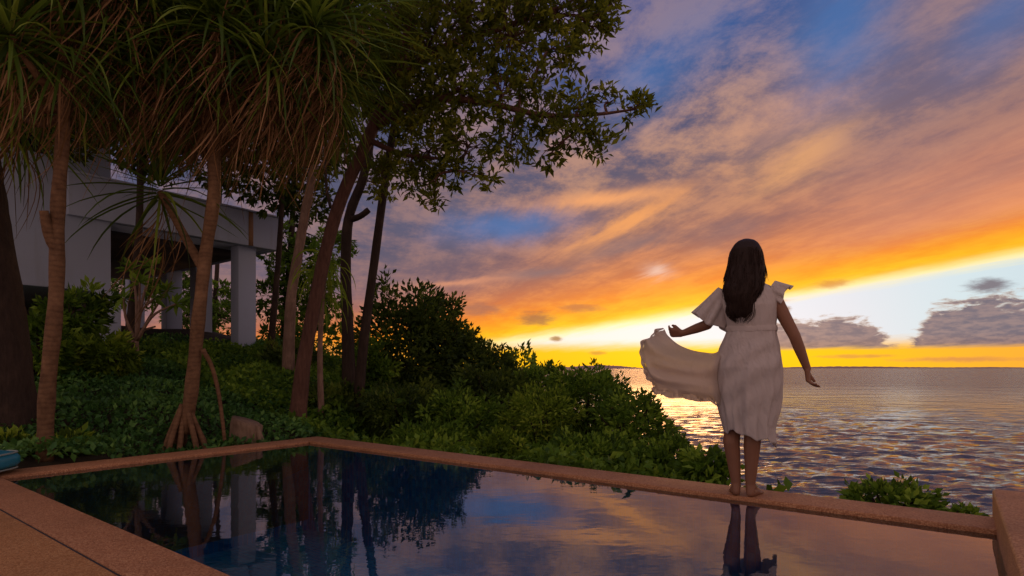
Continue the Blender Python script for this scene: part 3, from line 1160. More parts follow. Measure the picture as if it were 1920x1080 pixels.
# the big leaning tree whose canopy spreads over the pool
b0 = on_ground(556, 8.0, -0.05)
main = [b0, at(568, 690, 8.0), at(592, 560, 8.0), at(630, 400, 7.9), at(690, 260, 7.8), at(738, 150, 7.7), at(770, 40, 7.6), at(790, -80, 7.6)]
tree('leaning_tree', 'large broadleaf tree with thick red-brown trunk leaning right, canopy over the pool', [(main, 0.100, 0.062)],
     [([at(700, 240, 7.8), at(790, 190, 7.5), at(900, 190, 7.2), at(1010, 215, 7.0), at(1110, 215, 6.9), at(1190, 205, 6.8)], 0.06, 0.012),
      ([at(735, 160, 7.7), at(830, 90, 7.5), at(950, 50, 7.3), at(1060, 10, 7.2)], 0.06, 0.02),
      ([at(690, 262, 7.8), at(760, 290, 7.7), at(860, 300, 7.5)], 0.045, 0.012)],
     bl([(720, 40, 7.8, 100), (800, 90, 7.4, 100), (870, 30, 7.4, 110), (960, 70, 7.2, 95), (1050, 30, 7.2, 85), (1115, 55, 7.2, 42), (1120, -20, 7.2, 55),
         (960, -40, 7.3, 120), (1060, 100, 7.1, 50), (780, 190, 7.6, 80), (860, 170, 7.3, 85), (940, 170, 7.1, 65), (1090, 180, 6.9, 32), (1020, 215, 7.0, 60),
         (1085, 245, 6.9, 55), (1140, 190, 6.9, 30), (1180, 200, 6.8, 27), (1205, 195, 6.8, 16), (1125, 275, 6.9, 28), (1030, 290, 7.0, 24), (960, 260, 7.1, 55),
         (880, 270, 7.3, 60), (800, 280, 7.6, 65), (905, 335, 7.3, 24), (850, 320, 7.4, 38), (770, 330, 7.7, 45), (815, 372, 7.6, 18), (720, 330, 8.0, 45),
         (700, 150, 8.2, 90), (1000, 145, 7.0, 40), (1140, 10, 7.2, 30)], 0, 0.8),
     'broad', 'redbark', 0.12, 0.36, 1.0)

# trees standing behind it
b0 = on_ground(655, 10.0, -0.05)
tree('stub_tree', 'grey-brown tree with a sawn-off stub branch right of the leaning trunk',
     [([b0, at(652, 620, 10), at(648, 500, 10), at(655, 405, 10), at(682, 330, 10), at(700, 220, 10), at(710, 100, 10)], 0.105, 0.06)],
     [([at(657, 412, 10), at(676, 405, 9.9), at(692, 393, 9.9)], 0.055, 0.05), ([at(620, 390, 10.0), at(612, 350, 10.1), at(610, 300, 10.2)], 0.03, 0.02)],
     bl([(690, 140, 10, 90), (640, 230, 10.4, 70), (740, 230, 10.2, 60), (620, 310, 10.6, 40), (715, 345, 10.2, 35)], 0, 0.85), 'broad', 'darkbark', 0.13, 0.36, 0.55)
b0 = on_ground(668, 9.0, -0.05)
tree('slim_tree', 'slim dark straight trunk rising past the hillside bushes, rightmost of the trunks',
     [([b0, at(682, 640, 9), at(702, 490, 9), at(722, 340, 9), at(740, 230, 9), at(755, 150, 9), at(765, 40, 9)], 0.075, 0.045)], [],
     bl([(770, 120, 9, 60), (740, 300, 9.2, 35), (790, 230, 9, 50)], 0, 0.85), 'broad', 'darkbark', 0.13, 0.36, 0.5)
b0 = on_ground(540, 11.0, -0.05)
tree('pale_tree', 'pale peeling trunk between the villa and the leaning tree',
     [([b0, at(545, 570, 11), at(560, 470, 11), at(572, 400, 11), at(585, 330, 11), at(600, 230, 11)], 0.10, 0.07)], [],
     bl([(590, 250, 11, 80), (560, 330, 11.5, 50), (640, 180, 11, 70)], 0, 0.9), 'broad', 'palebark', 0.14, 0.36, 0.6)
b0 = on_ground(5, 6.1, -0.05)
tree('dark_tree', 'thick dark rough trunk at the left edge behind the teal cushion',
     [([b0, at(5, 740, 6.1), at(-15, 560, 6.1), at(-38, 400, 6.1), at(-55, 250, 6.1), at(-80, 50, 6.1)], 0.30, 0.2)], [],
     bl([(-40, -20, 6.4, 120), (60, -60, 7.0, 130)], 0, 0.95), 'darkleaf', 'darkbark', 0.14, 0.36, 0.8)
# dense trees behind pandanus and villa
def backtree(name, label, px, d, blobs, dens=0.7, mat='darkleaf', rp=0.07):
    b0 = on_ground(px, d, -0.1)
    top = at(px + 20, 80, d)
    tree(name, label, [([b0, (b0 * 0.5 + top * 0.5) + np.array((0.15, 0, 0)), top], rp, rp * 0.5)], [], bl(blobs, 0, 0.8), mat, 'darkbark', 0.20, 0.40, dens, 10)
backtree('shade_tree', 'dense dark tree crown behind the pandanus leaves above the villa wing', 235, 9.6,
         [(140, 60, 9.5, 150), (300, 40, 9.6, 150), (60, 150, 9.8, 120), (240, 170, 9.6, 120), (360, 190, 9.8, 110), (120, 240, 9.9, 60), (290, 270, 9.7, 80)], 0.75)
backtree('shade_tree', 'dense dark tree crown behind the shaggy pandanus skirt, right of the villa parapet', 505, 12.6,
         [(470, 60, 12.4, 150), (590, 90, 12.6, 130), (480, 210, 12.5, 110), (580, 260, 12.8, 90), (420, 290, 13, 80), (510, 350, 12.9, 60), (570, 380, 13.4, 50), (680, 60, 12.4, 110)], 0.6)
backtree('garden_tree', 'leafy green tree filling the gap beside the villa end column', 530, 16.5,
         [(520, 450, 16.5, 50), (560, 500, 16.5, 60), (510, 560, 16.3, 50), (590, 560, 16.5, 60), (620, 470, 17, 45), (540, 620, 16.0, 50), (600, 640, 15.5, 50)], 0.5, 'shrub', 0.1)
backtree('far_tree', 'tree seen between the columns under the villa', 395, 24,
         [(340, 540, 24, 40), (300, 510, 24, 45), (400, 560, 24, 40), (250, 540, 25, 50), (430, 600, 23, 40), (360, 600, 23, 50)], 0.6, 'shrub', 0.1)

# young strap-leaved plant
b0 = on_ground(603, 8.4, -0.03)
r = empty('young_dracaena', b0, 'thin-stemmed young plant with hanging yellow-green strap leaves beside the leaning trunk', 'plant')
topq = at(608, 520, 8.4)
mk('stem', *tube(resample([b0, at(600, 650, 8.4), topq], 16), np.linspace(0.05, 0.03, 16), 8, 0.02), M['palebark'], r, True)
n = 70
th = rng.random(n) * 6.283
e_ = rng.uniform(-0.2, 1.2, n)
d = np.stack([np.cos(th) * np.cos(e_), np.sin(th) * np.cos(e_), np.sin(e_)], -1)
V = straps(np.repeat(topq[None], n, 0) + rng.normal(size=(n, 3)) * np.array((0.05, 0.05, 0.16)), d, rng.uniform(0.35, 0.75, n), rng.uniform(0.025, 0.045, n), rng.uniform(0.9, 1.9, n))
for i in range(n):
    mk('leaf', V[i].reshape(-1, 3), strap_faces(1), M['bright'], r, True, np.full(24, rng.uniform(0.4, 1)))

# frangipani
b0 = on_ground(258, 9.0, -0.03)
r = empty('frangipani', b0, 'small frangipani with bare pale forked stems in front of the villa', 'plant')
fork = at(256, 640, 9.0)
mk('stem', *tube(resample([b0, at(257, 680, 9), fork], 10), np.linspace(0.04, 0.032, 10), 8, 0.03), M['palebark'], r, True)
tips = [(232, 560), (262, 530), (288, 560), (312, 545), (228, 625), (292, 612), (330, 570), (246, 505), (285, 500)]
for k, (tx, ty) in enumerate(tips):
    tp_ = at(tx, ty, 9.0 + rng.normal() * 0.25)
    mk('branch', *tube(resample([fork, fork * 0.45 + tp_ * 0.55 + rng.normal(size=3) * 0.04, tp_], 10), np.linspace(0.026, 0.014, 10), 7, 0.03), M['palebark'], r, True)
    if k in (4, 5):
        continue
    n = 20
    dd = unit(rand_dirs(n) + np.array((0, 0, 0.35)))
    ln = rng.uniform(0.14, 0.28, n)
    V, F = leaf_faces(np.repeat(tp_[None], n, 0), dd, ln, ln * 0.3, 0.12, 0.6)
    for i in range(n):
        mk('leaf', V[i * 4:i * 4 + 4], np.array([(0, 1, 2), (0, 2, 3)]), M['shrub'], r, False, np.full(4, rng.uniform(0.3, 0.95)))

# stump
b0 = on_ground(462, 6.75, -0.05)
r = empty('tree_stump', b0, 'weathered sawn tree stump behind the far pool coping', 'stump')
P = np.array([b0 + np.array((0, 0, z_)) for z_ in (0, 0.08, 0.2, 0.30, 0.36)])
V, F = tube(P, np.array((0.23, 0.20, 0.175, 0.17, 0.16)), 18, 0.05)
V = V.copy()
tops = V[:, 2] > b0[2] + 0.25
V[tops, 2] += (V[tops, 0] - b0[0]) * -0.35
mk('stump_body', V, F, M['stump'], r, True)
mk('buttress', *tube(resample([b0 + np.array((0.15, -0.05, 0.30)), b0 + np.array((0.19, -0.07, 0.15)), b0 + np.array((0.22, -0.08, 0.0))], 8), np.linspace(0.03, 0.055, 8), 8, 0.06), M['stump'], r, True)

# hillside shrubs, each where it stands on the slope
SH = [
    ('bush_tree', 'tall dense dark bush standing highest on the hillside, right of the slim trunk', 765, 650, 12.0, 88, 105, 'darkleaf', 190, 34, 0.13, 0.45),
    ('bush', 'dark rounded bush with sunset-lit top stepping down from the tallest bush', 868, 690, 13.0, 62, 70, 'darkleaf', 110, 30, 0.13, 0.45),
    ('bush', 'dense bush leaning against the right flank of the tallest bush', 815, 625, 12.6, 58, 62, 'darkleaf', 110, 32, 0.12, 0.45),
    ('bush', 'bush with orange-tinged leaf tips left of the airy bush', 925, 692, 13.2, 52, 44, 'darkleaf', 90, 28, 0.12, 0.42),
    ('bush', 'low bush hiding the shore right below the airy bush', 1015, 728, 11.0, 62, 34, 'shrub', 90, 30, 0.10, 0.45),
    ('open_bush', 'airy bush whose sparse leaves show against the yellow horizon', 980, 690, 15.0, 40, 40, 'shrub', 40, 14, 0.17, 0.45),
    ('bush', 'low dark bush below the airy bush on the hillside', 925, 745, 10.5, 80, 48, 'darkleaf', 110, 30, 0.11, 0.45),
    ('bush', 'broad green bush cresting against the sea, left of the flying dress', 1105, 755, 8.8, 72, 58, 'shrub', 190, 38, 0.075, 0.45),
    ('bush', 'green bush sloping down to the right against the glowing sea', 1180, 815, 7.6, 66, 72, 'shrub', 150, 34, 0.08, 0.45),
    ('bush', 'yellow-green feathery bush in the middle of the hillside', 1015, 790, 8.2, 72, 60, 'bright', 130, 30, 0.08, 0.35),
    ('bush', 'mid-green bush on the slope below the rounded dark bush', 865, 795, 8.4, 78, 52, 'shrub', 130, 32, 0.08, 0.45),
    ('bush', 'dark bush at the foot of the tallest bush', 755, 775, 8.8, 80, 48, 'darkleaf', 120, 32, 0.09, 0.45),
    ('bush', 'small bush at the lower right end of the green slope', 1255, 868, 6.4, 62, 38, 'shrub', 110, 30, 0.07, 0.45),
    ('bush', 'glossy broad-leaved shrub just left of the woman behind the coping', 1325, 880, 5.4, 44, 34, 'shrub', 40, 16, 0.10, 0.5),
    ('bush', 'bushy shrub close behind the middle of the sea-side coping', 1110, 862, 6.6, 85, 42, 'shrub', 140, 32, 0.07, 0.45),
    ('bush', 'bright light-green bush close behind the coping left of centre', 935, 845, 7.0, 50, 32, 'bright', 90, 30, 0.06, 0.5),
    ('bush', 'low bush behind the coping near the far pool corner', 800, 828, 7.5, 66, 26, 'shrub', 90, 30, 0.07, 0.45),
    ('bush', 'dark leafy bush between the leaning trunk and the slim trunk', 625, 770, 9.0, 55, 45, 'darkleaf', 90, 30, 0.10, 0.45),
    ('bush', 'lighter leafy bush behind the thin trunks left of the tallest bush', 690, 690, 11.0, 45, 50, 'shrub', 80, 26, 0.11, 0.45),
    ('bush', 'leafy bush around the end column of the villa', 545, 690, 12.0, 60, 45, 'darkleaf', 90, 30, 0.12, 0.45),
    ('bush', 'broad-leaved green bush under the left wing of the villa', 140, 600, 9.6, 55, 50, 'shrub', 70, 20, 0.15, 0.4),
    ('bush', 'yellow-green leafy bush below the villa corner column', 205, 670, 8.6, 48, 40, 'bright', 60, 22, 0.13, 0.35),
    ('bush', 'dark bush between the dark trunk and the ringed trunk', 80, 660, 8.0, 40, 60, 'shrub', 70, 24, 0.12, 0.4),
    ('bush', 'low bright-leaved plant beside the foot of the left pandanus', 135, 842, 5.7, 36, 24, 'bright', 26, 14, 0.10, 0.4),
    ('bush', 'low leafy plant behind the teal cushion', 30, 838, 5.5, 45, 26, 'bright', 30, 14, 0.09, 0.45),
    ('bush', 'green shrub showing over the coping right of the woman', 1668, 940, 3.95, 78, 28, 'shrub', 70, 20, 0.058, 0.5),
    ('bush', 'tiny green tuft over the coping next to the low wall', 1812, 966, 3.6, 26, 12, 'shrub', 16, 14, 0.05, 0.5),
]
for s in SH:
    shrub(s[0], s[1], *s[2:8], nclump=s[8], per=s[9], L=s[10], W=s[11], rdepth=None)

# ground cover in the garden and undergrowth on the slope
def cover(name, label, u0, u1, n0, n1, count, L, mat, lift, keep=None):
    u = rng.uniform(u0, u1, count)
    n = rng.uniform(n0, n1, count)
    if keep is not None:
        k = keep(u, n)
        u, n = u[k], n[k]
    z = ground_z(u, n)
    bumpy = 0.5 + 0.5 * np.sin(u * 3.1 + 1.3 * np.sin(n * 2.3)) * np.sin(n * 2.7 + 0.8 * np.sin(u * 1.9))
    z = z + lift * (0.15 + 0.85 * bumpy) * rng.uniform(0.4, 1.0, len(u)) + 0.02
    B = np.stack([u * UX[0] + n * NX[0], u * UX[1] + n * NX[1], z], -1)
    d = unit(rand_dirs(len(u)) + np.array((0, 0, 0.45)))
    ln = L * rng.uniform(0.6, 1.3, len(u))
    V, F = leaf_faces(B, d, ln, ln * 0.55, 0.15, 0.5)
    va = np.repeat(np.clip(0.25 + 0.45 * bumpy + rng.normal(size=len(u)) * 0.18, 0, 1), 4)
    o = mk(name, V, F, M[mat], None, False, va)
    tag(o, label, 'ground cover', kind='stuff')


cover('ground_cover', 'dense dark leafy ground cover sloping up from the pool to the villa', -14.0, -6.2, 0.2, 10.5, 75000, 0.075, 'gcover', 0.22,
      lambda u, n: (n > 1.3) | (u < -7.6))
cover('undergrowth', 'tangled green undergrowth between the hillside bushes', -13.0, -0.9, 4.3, 13.0, 60000, 0.10, 'shrub', 0.35,
      lambda u, n: n < 5.2 + np.maximum(0, -1.2 - u) * 1.0)

# young palms on the slope
def young_palm(px, py, d, label, nf, L):
    c = at(px, py, d)
    b0 = np.array((c[0], c[1], min(gz(c[0], c[1]), c[2])))
    r = empty('young_palm', b0, label, 'palm')
    mk('stem', *tube(resample([b0, (b0 + c) / 2, c], 8), np.linspace(0.035, 0.025, 8), 8, 0.03), M['palebark'], r, True)
    for i in range(nf):
        th = i * 2.4 + rng.normal() * 0.2
        e0 = rng.uniform(0.5, 1.2)
        D = np.array((math.cos(th) * math.cos(e0), math.sin(th) * math.cos(e0), math.sin(e0)))
        p, pts = c.copy(), []
        for k in range(14):
            pts.append(p.copy())
            D = unit(D + np.array((0, 0, -0.16)))
            p = p + D * L / 13
        pts = np.array(pts)
        sideways = unit(np.cross(pts[-1] - pts[0], np.array((0, 0, 1.0))))
        fb = Buf()
        fb.add(*tube(pts, np.linspace(0.008, 0.002, 14), 4, 0, False))
        T = np.gradient(pts, axis=0)
        for q in np.linspace(2, 13, 30):
            i0 = int(q)
            P0 = pts[min(i0, 13)] + T[min(i0, 13)] * (q - i0)
            for sg in (-1, 1):
                dl = unit(sideways * sg + unit(T[min(i0, 13)]) * 0.7 + np.array((0, 0, -0.25)))
                ll = L * 0.30 * math.sin(math.pi * min(0.97, (q - 1) / 13.5)) + 0.03
                V, F = leaf_faces(P0[None], dl[None], np.array([ll]), np.array([0.022]), 0.1, 0.8)
                fb.add(V, F)
        o = fb.mk('frond', M['shrub'], r, False)
        va = o.data.attributes.new('var', 'FLOAT', 'POINT')
        va.data.foreach_set('value', np.full(len(o.data.vertices), np.clip(0.45 + rng.normal() * 0.2, 0, 1), np.float32))
    return r


young_palm(728, 772, 8.6, 'young palm with arching fronds in front of the tallest bush', 8, 0.5)

# fern-like blades behind the far corner of the coping
b0 = on_ground(745, 7.3, 0.0)
n = 60
B = b0 + rng.normal(size=(n, 3)) * np.array((0.22, 0.1, 0.0))
d = unit(rng.normal(size=(n, 3)) * np.array((0.5, 0.4, 0.1)) + np.array((0, 0, 1.0)))
V = straps(B, d, rng.uniform(0.35, 0.6, n), rng.uniform(0.012, 0.022, n), rng.uniform(0.3, 0.9, n))
r = empty('grass_tuft', b0, 'tuft of pale arching grass blades behind the coping near the far corner', 'grass')
for i in range(n):
    mk('blade', V[i].reshape(-1, 3), strap_faces(1), M['bright'], r, True, np.full(24, rng.uniform(0.3, 0.9)))

# ------------------------------------------------------------------ teal cushion
cl = np.array((-4.42, 4.42, 0.004))
r = empty('lounger_cushion', cl, 'teal padded lounger cushion lying at the left corner of the deck', 'cushion')
def superbox(c, hx, hy, hz, e=5.0, nu_=40, nv=16, rot=0.0):
    th = np.linspace(0, 2 * np.pi, nu_, endpoint=False)
    ph = np.linspace(-np.pi / 2, np.pi / 2, nv)
    f = lambda v, p: np.sign(v) * np.abs(v) ** p
    T, Q = np.meshgrid(th, ph, indexing='ij')
    X = hx * f(np.cos(T), 2 / e) * f(np.cos(Q), 2 / 3.2)
    Y = hy * f(np.sin(T), 2 / e) * f(np.cos(Q), 2 / 3.2)
    Z = hz * f(np.sin(Q), 2 / 3.2)
    ca, sa = math.cos(rot), math.sin(rot)
    V = np.stack([c[0] + X * ca - Y * sa, c[1] + X * sa + Y * ca, c[2] + Z], -1).reshape(-1, 3)
    i = np.arange(nu_)[:, None] * nv
    k = ((np.arange(nu_) + 1) % nu_)[:, None] * nv
    j = np.arange(nv - 1)[None, :]
    F = np.stack([i + j, k + j, k + j + 1, i + j + 1], -1).reshape(-1, 4)
    return V, F
mk('padding', *superbox(cl + np.array((0, 0, 0.092)), 0.50, 0.31, 0.09, rot=0.12), M['teal'], r, True)
for zz in (0.03, 0.152):
    t = np.linspace(0, 2 * np.pi, 61)
    f = lambda v, p: np.sign(v) * np.abs(v) ** p
    X, Y = 0.482 * f(np.cos(t), 0.4), 0.292 * f(np.sin(t), 0.4)
    ring = np.stack([cl[0] + X * math.cos(0.12) - Y * math.sin(0.12), cl[1] + X * math.sin(0.12) + Y * math.cos(0.12), np.full(61, zz + cl[2])], -1)
    mk('piping', *tube(ring, 0.007, 6, 0, False), M['tealpipe'], r, True)


# ------------------------------------------------------------------ the woman
K = 3.78 / FOC                       # metres per photo pixel where she stands
WX, WY = (1395 - 960) / FOC * 3.78, 3.78
FWD = unit(np.array((WX, WY)))       # she looks straight out to sea


def w3(px, py, y=0.0):
    """her local point: photo column and row in her plane, y metres away from the viewer"""
    lx = (px - 1395) * K
    return np.array((WX + lx * FWD[1] + y * FWD[0], WY - lx * FWD[0] + y * FWD[1], (930 - py) * K))


def capsules(segs, ns=12):
    """tapered round bars with ball ends; [(p, q, rp, rq)]"""
    B = Buf()
    for (p, q, rp, rq) in segs:
        p, q = np.asarray(p, float), np.asarray(q, float)
        ax = q - p
        L = np.linalg.norm(ax) + 1e-9
        ax = ax / L
        pts, rr = [], []
        for a in np.linspace(-90, 0, 5):
            pts.append(p + ax * rp * math.sin(R(a)))
            rr.append(max(rp * math.cos(R(a)), 0.0006))
        for a in np.linspace(0, 90, 5):
            pts.append(q + ax * rq * math.sin(R(a)))
            rr.append(max(rq * math.cos(R(a)), 0.0006))
        pts, rr = np.array(pts), np.array(rr)
        ref = np.array((0, 0, 1.0)) if abs(ax[2]) < 0.9 else np.array((1.0, 0, 0))
        s = unit(np.cross(ax, ref))
        b = np.cross(s, ax)
        a = np.linspace(0, 2 * np.pi, ns, endpoint=False)
        V = (pts[:, None, :] + rr[:, None, None] * (np.cos(a)[None, :, None] * s + np.sin(a)[None, :, None] * b)).reshape(-1, 3)
        i = np.arange(len(pts) - 1)[:, None] * ns
        j = np.arange(ns)[None, :]
        k = (j + 1) % ns
        F = np.stack([i + k, i + j, i + ns + j, i + ns + k], -1).reshape(-1, 4)
        c0 = len(V)
        V = np.vstack([V, pts[0], pts[-1]])
        jj, kk = np.arange(ns), (np.arange(ns) + 1) % ns
        o = (len(pts) - 1) * ns
        B.add(V, [F, np.stack([jj, kk, np.full(ns, c0)], -1), np.stack([o + kk, o + jj, np.full(ns, c0 + 1)], -1)])
    return B


def ellipsoid(c, rx, ry, rz, nu_=20, nv=12):
    th = np.linspace(0, 2 * np.pi, nu_, endpoint=False)
    ph = np.linspace(-np.pi / 2 + 0.02, np.pi / 2 - 0.02, nv)
    T, Q = np.meshgrid(th, ph, indexing='ij')
    lx, ly, lz = rx * np.cos(T) * np.cos(Q), ry * np.sin(T) * np.cos(Q), rz * np.sin(Q)
    V = np.stack([c[0] + lx * FWD[1] + ly * FWD[0], c[1] - lx * FWD[0] + ly * FWD[1], c[2] + lz], -1).reshape(-1, 3)
    i = np.arange(nu_)[:, None] * nv
    k = ((np.arange(nu_) + 1) % nu_)[:, None] * nv
    j = np.arange(nv - 1)[None, :]
    F = np.stack([i + j, k + j, k + j + 1, i + j + 1], -1).reshape(-1, 4)
    caps = [np.array([[ (np.arange(nu_) * nv)[::-1][q], (np.arange(nu_) * nv)[::-1][q + 1], (np.arange(nu_) * nv)[::-1][-1]] for q in range(nu_ - 2)]),
            np.array([[ (np.arange(nu_) * nv + nv - 1)[q], (np.arange(nu_) * nv + nv - 1)[q + 1], (np.arange(nu_) * nv + nv - 1)[-1]] for q in range(nu_ - 2)])]
    return V, [F] + caps


def person():
    segs = []
    # legs: hip, knee, calf, ankle
    for hip, knee, calf, ank, heel, toe in (
            (w3(1378, 700, 0.0), w3(1376, 792, 0.02), w3(1373, 830, -0.012), w3(1381, 906, 0.0), w3(1381, 922, -0.015), w3(1377, 925, 0.135)),
            (w3(1418, 700, 0.0), w3(1411, 792, 0.02), w3(1409, 832, -0.012), w3(1406, 908, -0.005), w3(1406, 923, -0.02), w3(1421, 925, 0.125))):
        segs += [(hip, knee, 0.082, 0.054), (knee, calf, 0.052, 0.053), (calf, ank, 0.053, 0.031), (ank, heel, 0.031, 0.027)]
        ball = heel * 0.32 + toe * 0.68
        segs += [(heel, ball, 0.026, 0.030), (ank, ball, 0.030, 0.022)]
        side = unit(np.cross(toe - heel, np.array((0, 0, 1.0))))
        for k_, (o, l, rr) in enumerate(((-0.026, 1.0, 0.013), (-0.010, 0.98, 0.010), (0.004, 0.92, 0.009), (0.017, 0.84, 0.009), (0.028, 0.74, 0.008))):
            e = ball + (toe - ball) * (l + 0.25) + side * o * (1 if toe[0] > WX else -1)
            s = ball + side * o * 0.8 * (1 if toe[0] > WX else -1)
            s[2] = max(rr, s[2] - 0.012)
            e[2] = rr
            segs.append((s, e, rr * 1.15, rr))
    # trunk
    segs += [(w3(1382, 690), w3(1414, 690), 0.105, 0.105), (w3(1398, 680), w3(1404, 620), 0.115, 0.098),
             (w3(1404, 620), w3(1402, 575), 0.098, 0.112), (w3(1372, 556), w3(1432, 556), 0.062, 0.062),
             (w3(1380, 575), w3(1424, 575), 0.09, 0.09), (w3(1401, 556), w3(1399, 522, 0.01), 0.055, 0.047), (w3(1399, 522, 0.01), w3(1398, 500, 0.02), 0.047, 0.047)]
    # arms
    sl, el_, wl = w3(1360, 556), w3(1328, 606, 0.08), w3(1280, 621, 0.14)
    sr, er, wr_ = w3(1444, 556), w3(1480, 632, -0.01), w3(1502, 692, 0.03)
    for s, e, w_ in ((sl, el_, wl), (sr, er, wr_)):
        segs += [(s, e, 0.047, 0.036), (e, e * 0.6 + w_ * 0.4, 0.036, 0.034), (e * 0.6 + w_ * 0.4, w_, 0.034, 0.023)]

    def hand(w_, axis, across, curl, spread=1.0):
        """palm, four bent fingers of unequal length and a thumb from the side of the palm"""
        axis, across = unit(axis), unit(across)
        nrm = unit(np.cross(across, axis))
        k0 = w_ + axis * 0.075
        out = []
        for o in (-0.026, -0.009, 0.009, 0.024):
            out.append((w_ + axis * 0.012 + across * o * 0.55, k0 + across * o, 0.016, 0.012))
        for i, (o, l) in enumerate(((-0.028, 0.066), (-0.010, 0.076), (0.009, 0.071), (0.026, 0.056))):
            p = k0 + across * o * spread
            dcur = axis
            for f_, rr in ((0.42, 0.0098), (0.32, 0.0088), (0.26, 0.0078)):
                a_ = curl * (1.0 + 0.1 * i)
                dcur = unit(dcur * math.cos(a_) + nrm * math.sin(a_))
                q = p + dcur * l * f_
                out.append((p, q, rr, rr * 0.92))
                p = q
        t0 = w_ + axis * 0.022 - across * 0.024
        t1 = t0 + axis * 0.032 - across * 0.022 + nrm * 0.012
        t2 = t1 + axis * 0.026 + across * 0.004 + nrm * 0.018
        out += [(t0, t1, 0.013, 0.011), (t1, t2, 0.011, 0.009)]
        return out
    right_v = np.array((FWD[1], -FWD[0], 0.0))
    fwd_v = np.array((FWD[0], FWD[1], 0.0))
    segs += hand(wr_, np.array((0.12, 0.1, -1.0)), fwd_v * -0.9 + right_v * -0.2, 0.62)
    segs += hand(wl, -right_v * 1.0 + fwd_v * 0.25 + np.array((0, 0, 0.1)), fwd_v * 0.5 + np.array((0, 0, -0.9)), 0.62)
    B = capsules(segs)
    # head with face, turned slightly to the right
    hc = w3(1398, 484, 0.025)
    B.add(*ellipsoid(hc, 0.074, 0.093, 0.112))
    B.add(*ellipsoid(hc + fwd_v * 0.035 + np.array((0, 0, -0.055)), 0.052, 0.055, 0.055))           # jaw
    fc = hc + fwd_v * 0.09
    B2 = capsules([(fc + np.array((0, 0, 0.005)), fc + fwd_v * 0.018 + np.array((0, 0, -0.03)), 0.008, 0.012),        # nose
                   (fc - right_v * 0.016 + np.array((0, 0, -0.058)) - fwd_v * 0.004, fc + right_v * 0.016 + np.array((0, 0, -0.058)) - fwd_v * 0.004, 0.007, 0.007),   # lips
                   (fc - right_v * 0.04 + np.array((0, 0, 0.022)) - fwd_v * 0.016, fc + right_v * 0.04 + np.array((0, 0, 0.022)) - fwd_v * 0.016, 0.008, 0.008)])       # brow
    B.add(np.concatenate(B2.V), [f for f in B2.F])
    for s in (-1, 1):
        B.add(*ellipsoid(hc + right_v * 0.074 * s + np.array((0, 0, -0.012)), 0.010, 0.018, 0.030, 10, 8))   # ears
    body = B.mk('person', M['skin'], None, True)
    rm = body.modifiers.new('remesh', 'REMESH')
    rm.mode = 'VOXEL'
    rm.voxel_size = 0.0048
    rm.use_smooth_shade = True
    sm_ = body.modifiers.new('smooth', 'SMOOTH')
    sm_.factor = 0.5
    sm_.iterations = 4
    dg = bpy.context.evaluated_depsgraph_get()
    me = bpy.data.meshes.new_from_object(body.evaluated_get(dg))
    body.modifiers.clear()
    body.data = me
    me.name = 'person'
    if not me.materials:
        me.materials.append(M['skin'])
    tag(body, 'barefoot long-haired woman in a white dress standing on the pool edge', 'person')
    for s in (-1, 1):
        mk('eye', *ellipsoid(hc + fwd_v * 0.083 + right_v * 0.03 * s + np.array((0, 0, 0.004)), 0.012, 0.010, 0.009, 12, 8), M['eye'], body, True)

    # ---- hair: a thick fall down the back, with loose strands
    HR = [(449.5, 1392, 1405), (452, 1385, 1413), (458, 1378, 1420), (468, 1372, 1425), (482, 1368.5, 1428), (500, 1366, 1429), (518, 1362, 1430), (535, 1361, 1427),
          (552, 1363, 1421), (566, 1365, 1417), (580, 1367, 1414), (590, 1371, 1409), (597, 1379, 1401)]
    HR = np.array(HR)
    rows, ns = 60, 64
    yy = np.linspace(449.5, 597, rows)
    xl = np.interp(yy, HR[:, 0], HR[:, 1])
    xr = np.interp(yy, HR[:, 0], HR[:, 2])
    wv_ = np.clip((yy - 495) / 40, 0, 1)
    xl = xl + wv_ * (1.8 * np.sin(yy * 0.17) + 1.0 * np.sin(yy * 0.31 + 1))
    xr = xr + wv_ * (2.0 * np.sin(yy * 0.15 + 2) + 1.0 * np.sin(yy * 0.29))
    cy = np.interp(yy, [449, 470, 500, 525, 555, 597], [0.0, -0.005, -0.015, -0.06, -0.105, -0.112])
    ry = np.interp(yy, [449, 455, 470, 500, 525, 555, 590, 597], [0.02, 0.055, 0.088, 0.092, 0.07, 0.042, 0.028, 0.014])
    a = np.linspace(0, 2 * np.pi, ns, endpoint=False)
    V = []
    for i in range(rows):
        cx, rx = (xl[i] + xr[i]) / 2, (xr[i] - xl[i]) / 2
        t = i / rows
        rip = 1 + (0.022 * np.sin(a * 13 + 2.0 * np.sin(t * 7)) + 0.018 * np.sin(a * 23 + t * 9 + 1)) * min(1, t * 2.5)
        for j in range(ns):
            V.append(w3(cx + rx * math.cos(a[j]) * rip[j], yy[i] + 3 * math.sin(a[j] * 5) * t ** 3, cy[i] + ry[i] * math.sin(a[j]) * rip[j]))
    V = np.array(V)
    i = np.arange(rows - 1)[:, None] * ns
    j = np.arange(ns)[None, :]
    k = (j + 1) % ns
    F = np.stack([i + j, i + k, i + ns + k, i + ns + j], -1).reshape(-1, 4)
    V = np.vstack([V, V[:ns].mean(0), V[-ns:].mean(0)])
    jj, kk = np.arange(ns), (np.arange(ns) + 1) % ns
    hair = mk('hair', V, [F, np.stack([kk, jj, np.full(ns, len(V) - 2)], -1), np.stack([(rows - 1) * ns + jj, (rows - 1) * ns + kk, np.full(ns, len(V) - 1)], -1)], M['hair'], body, True)
    sb = Buf()
    hr = np.random.default_rng(5)
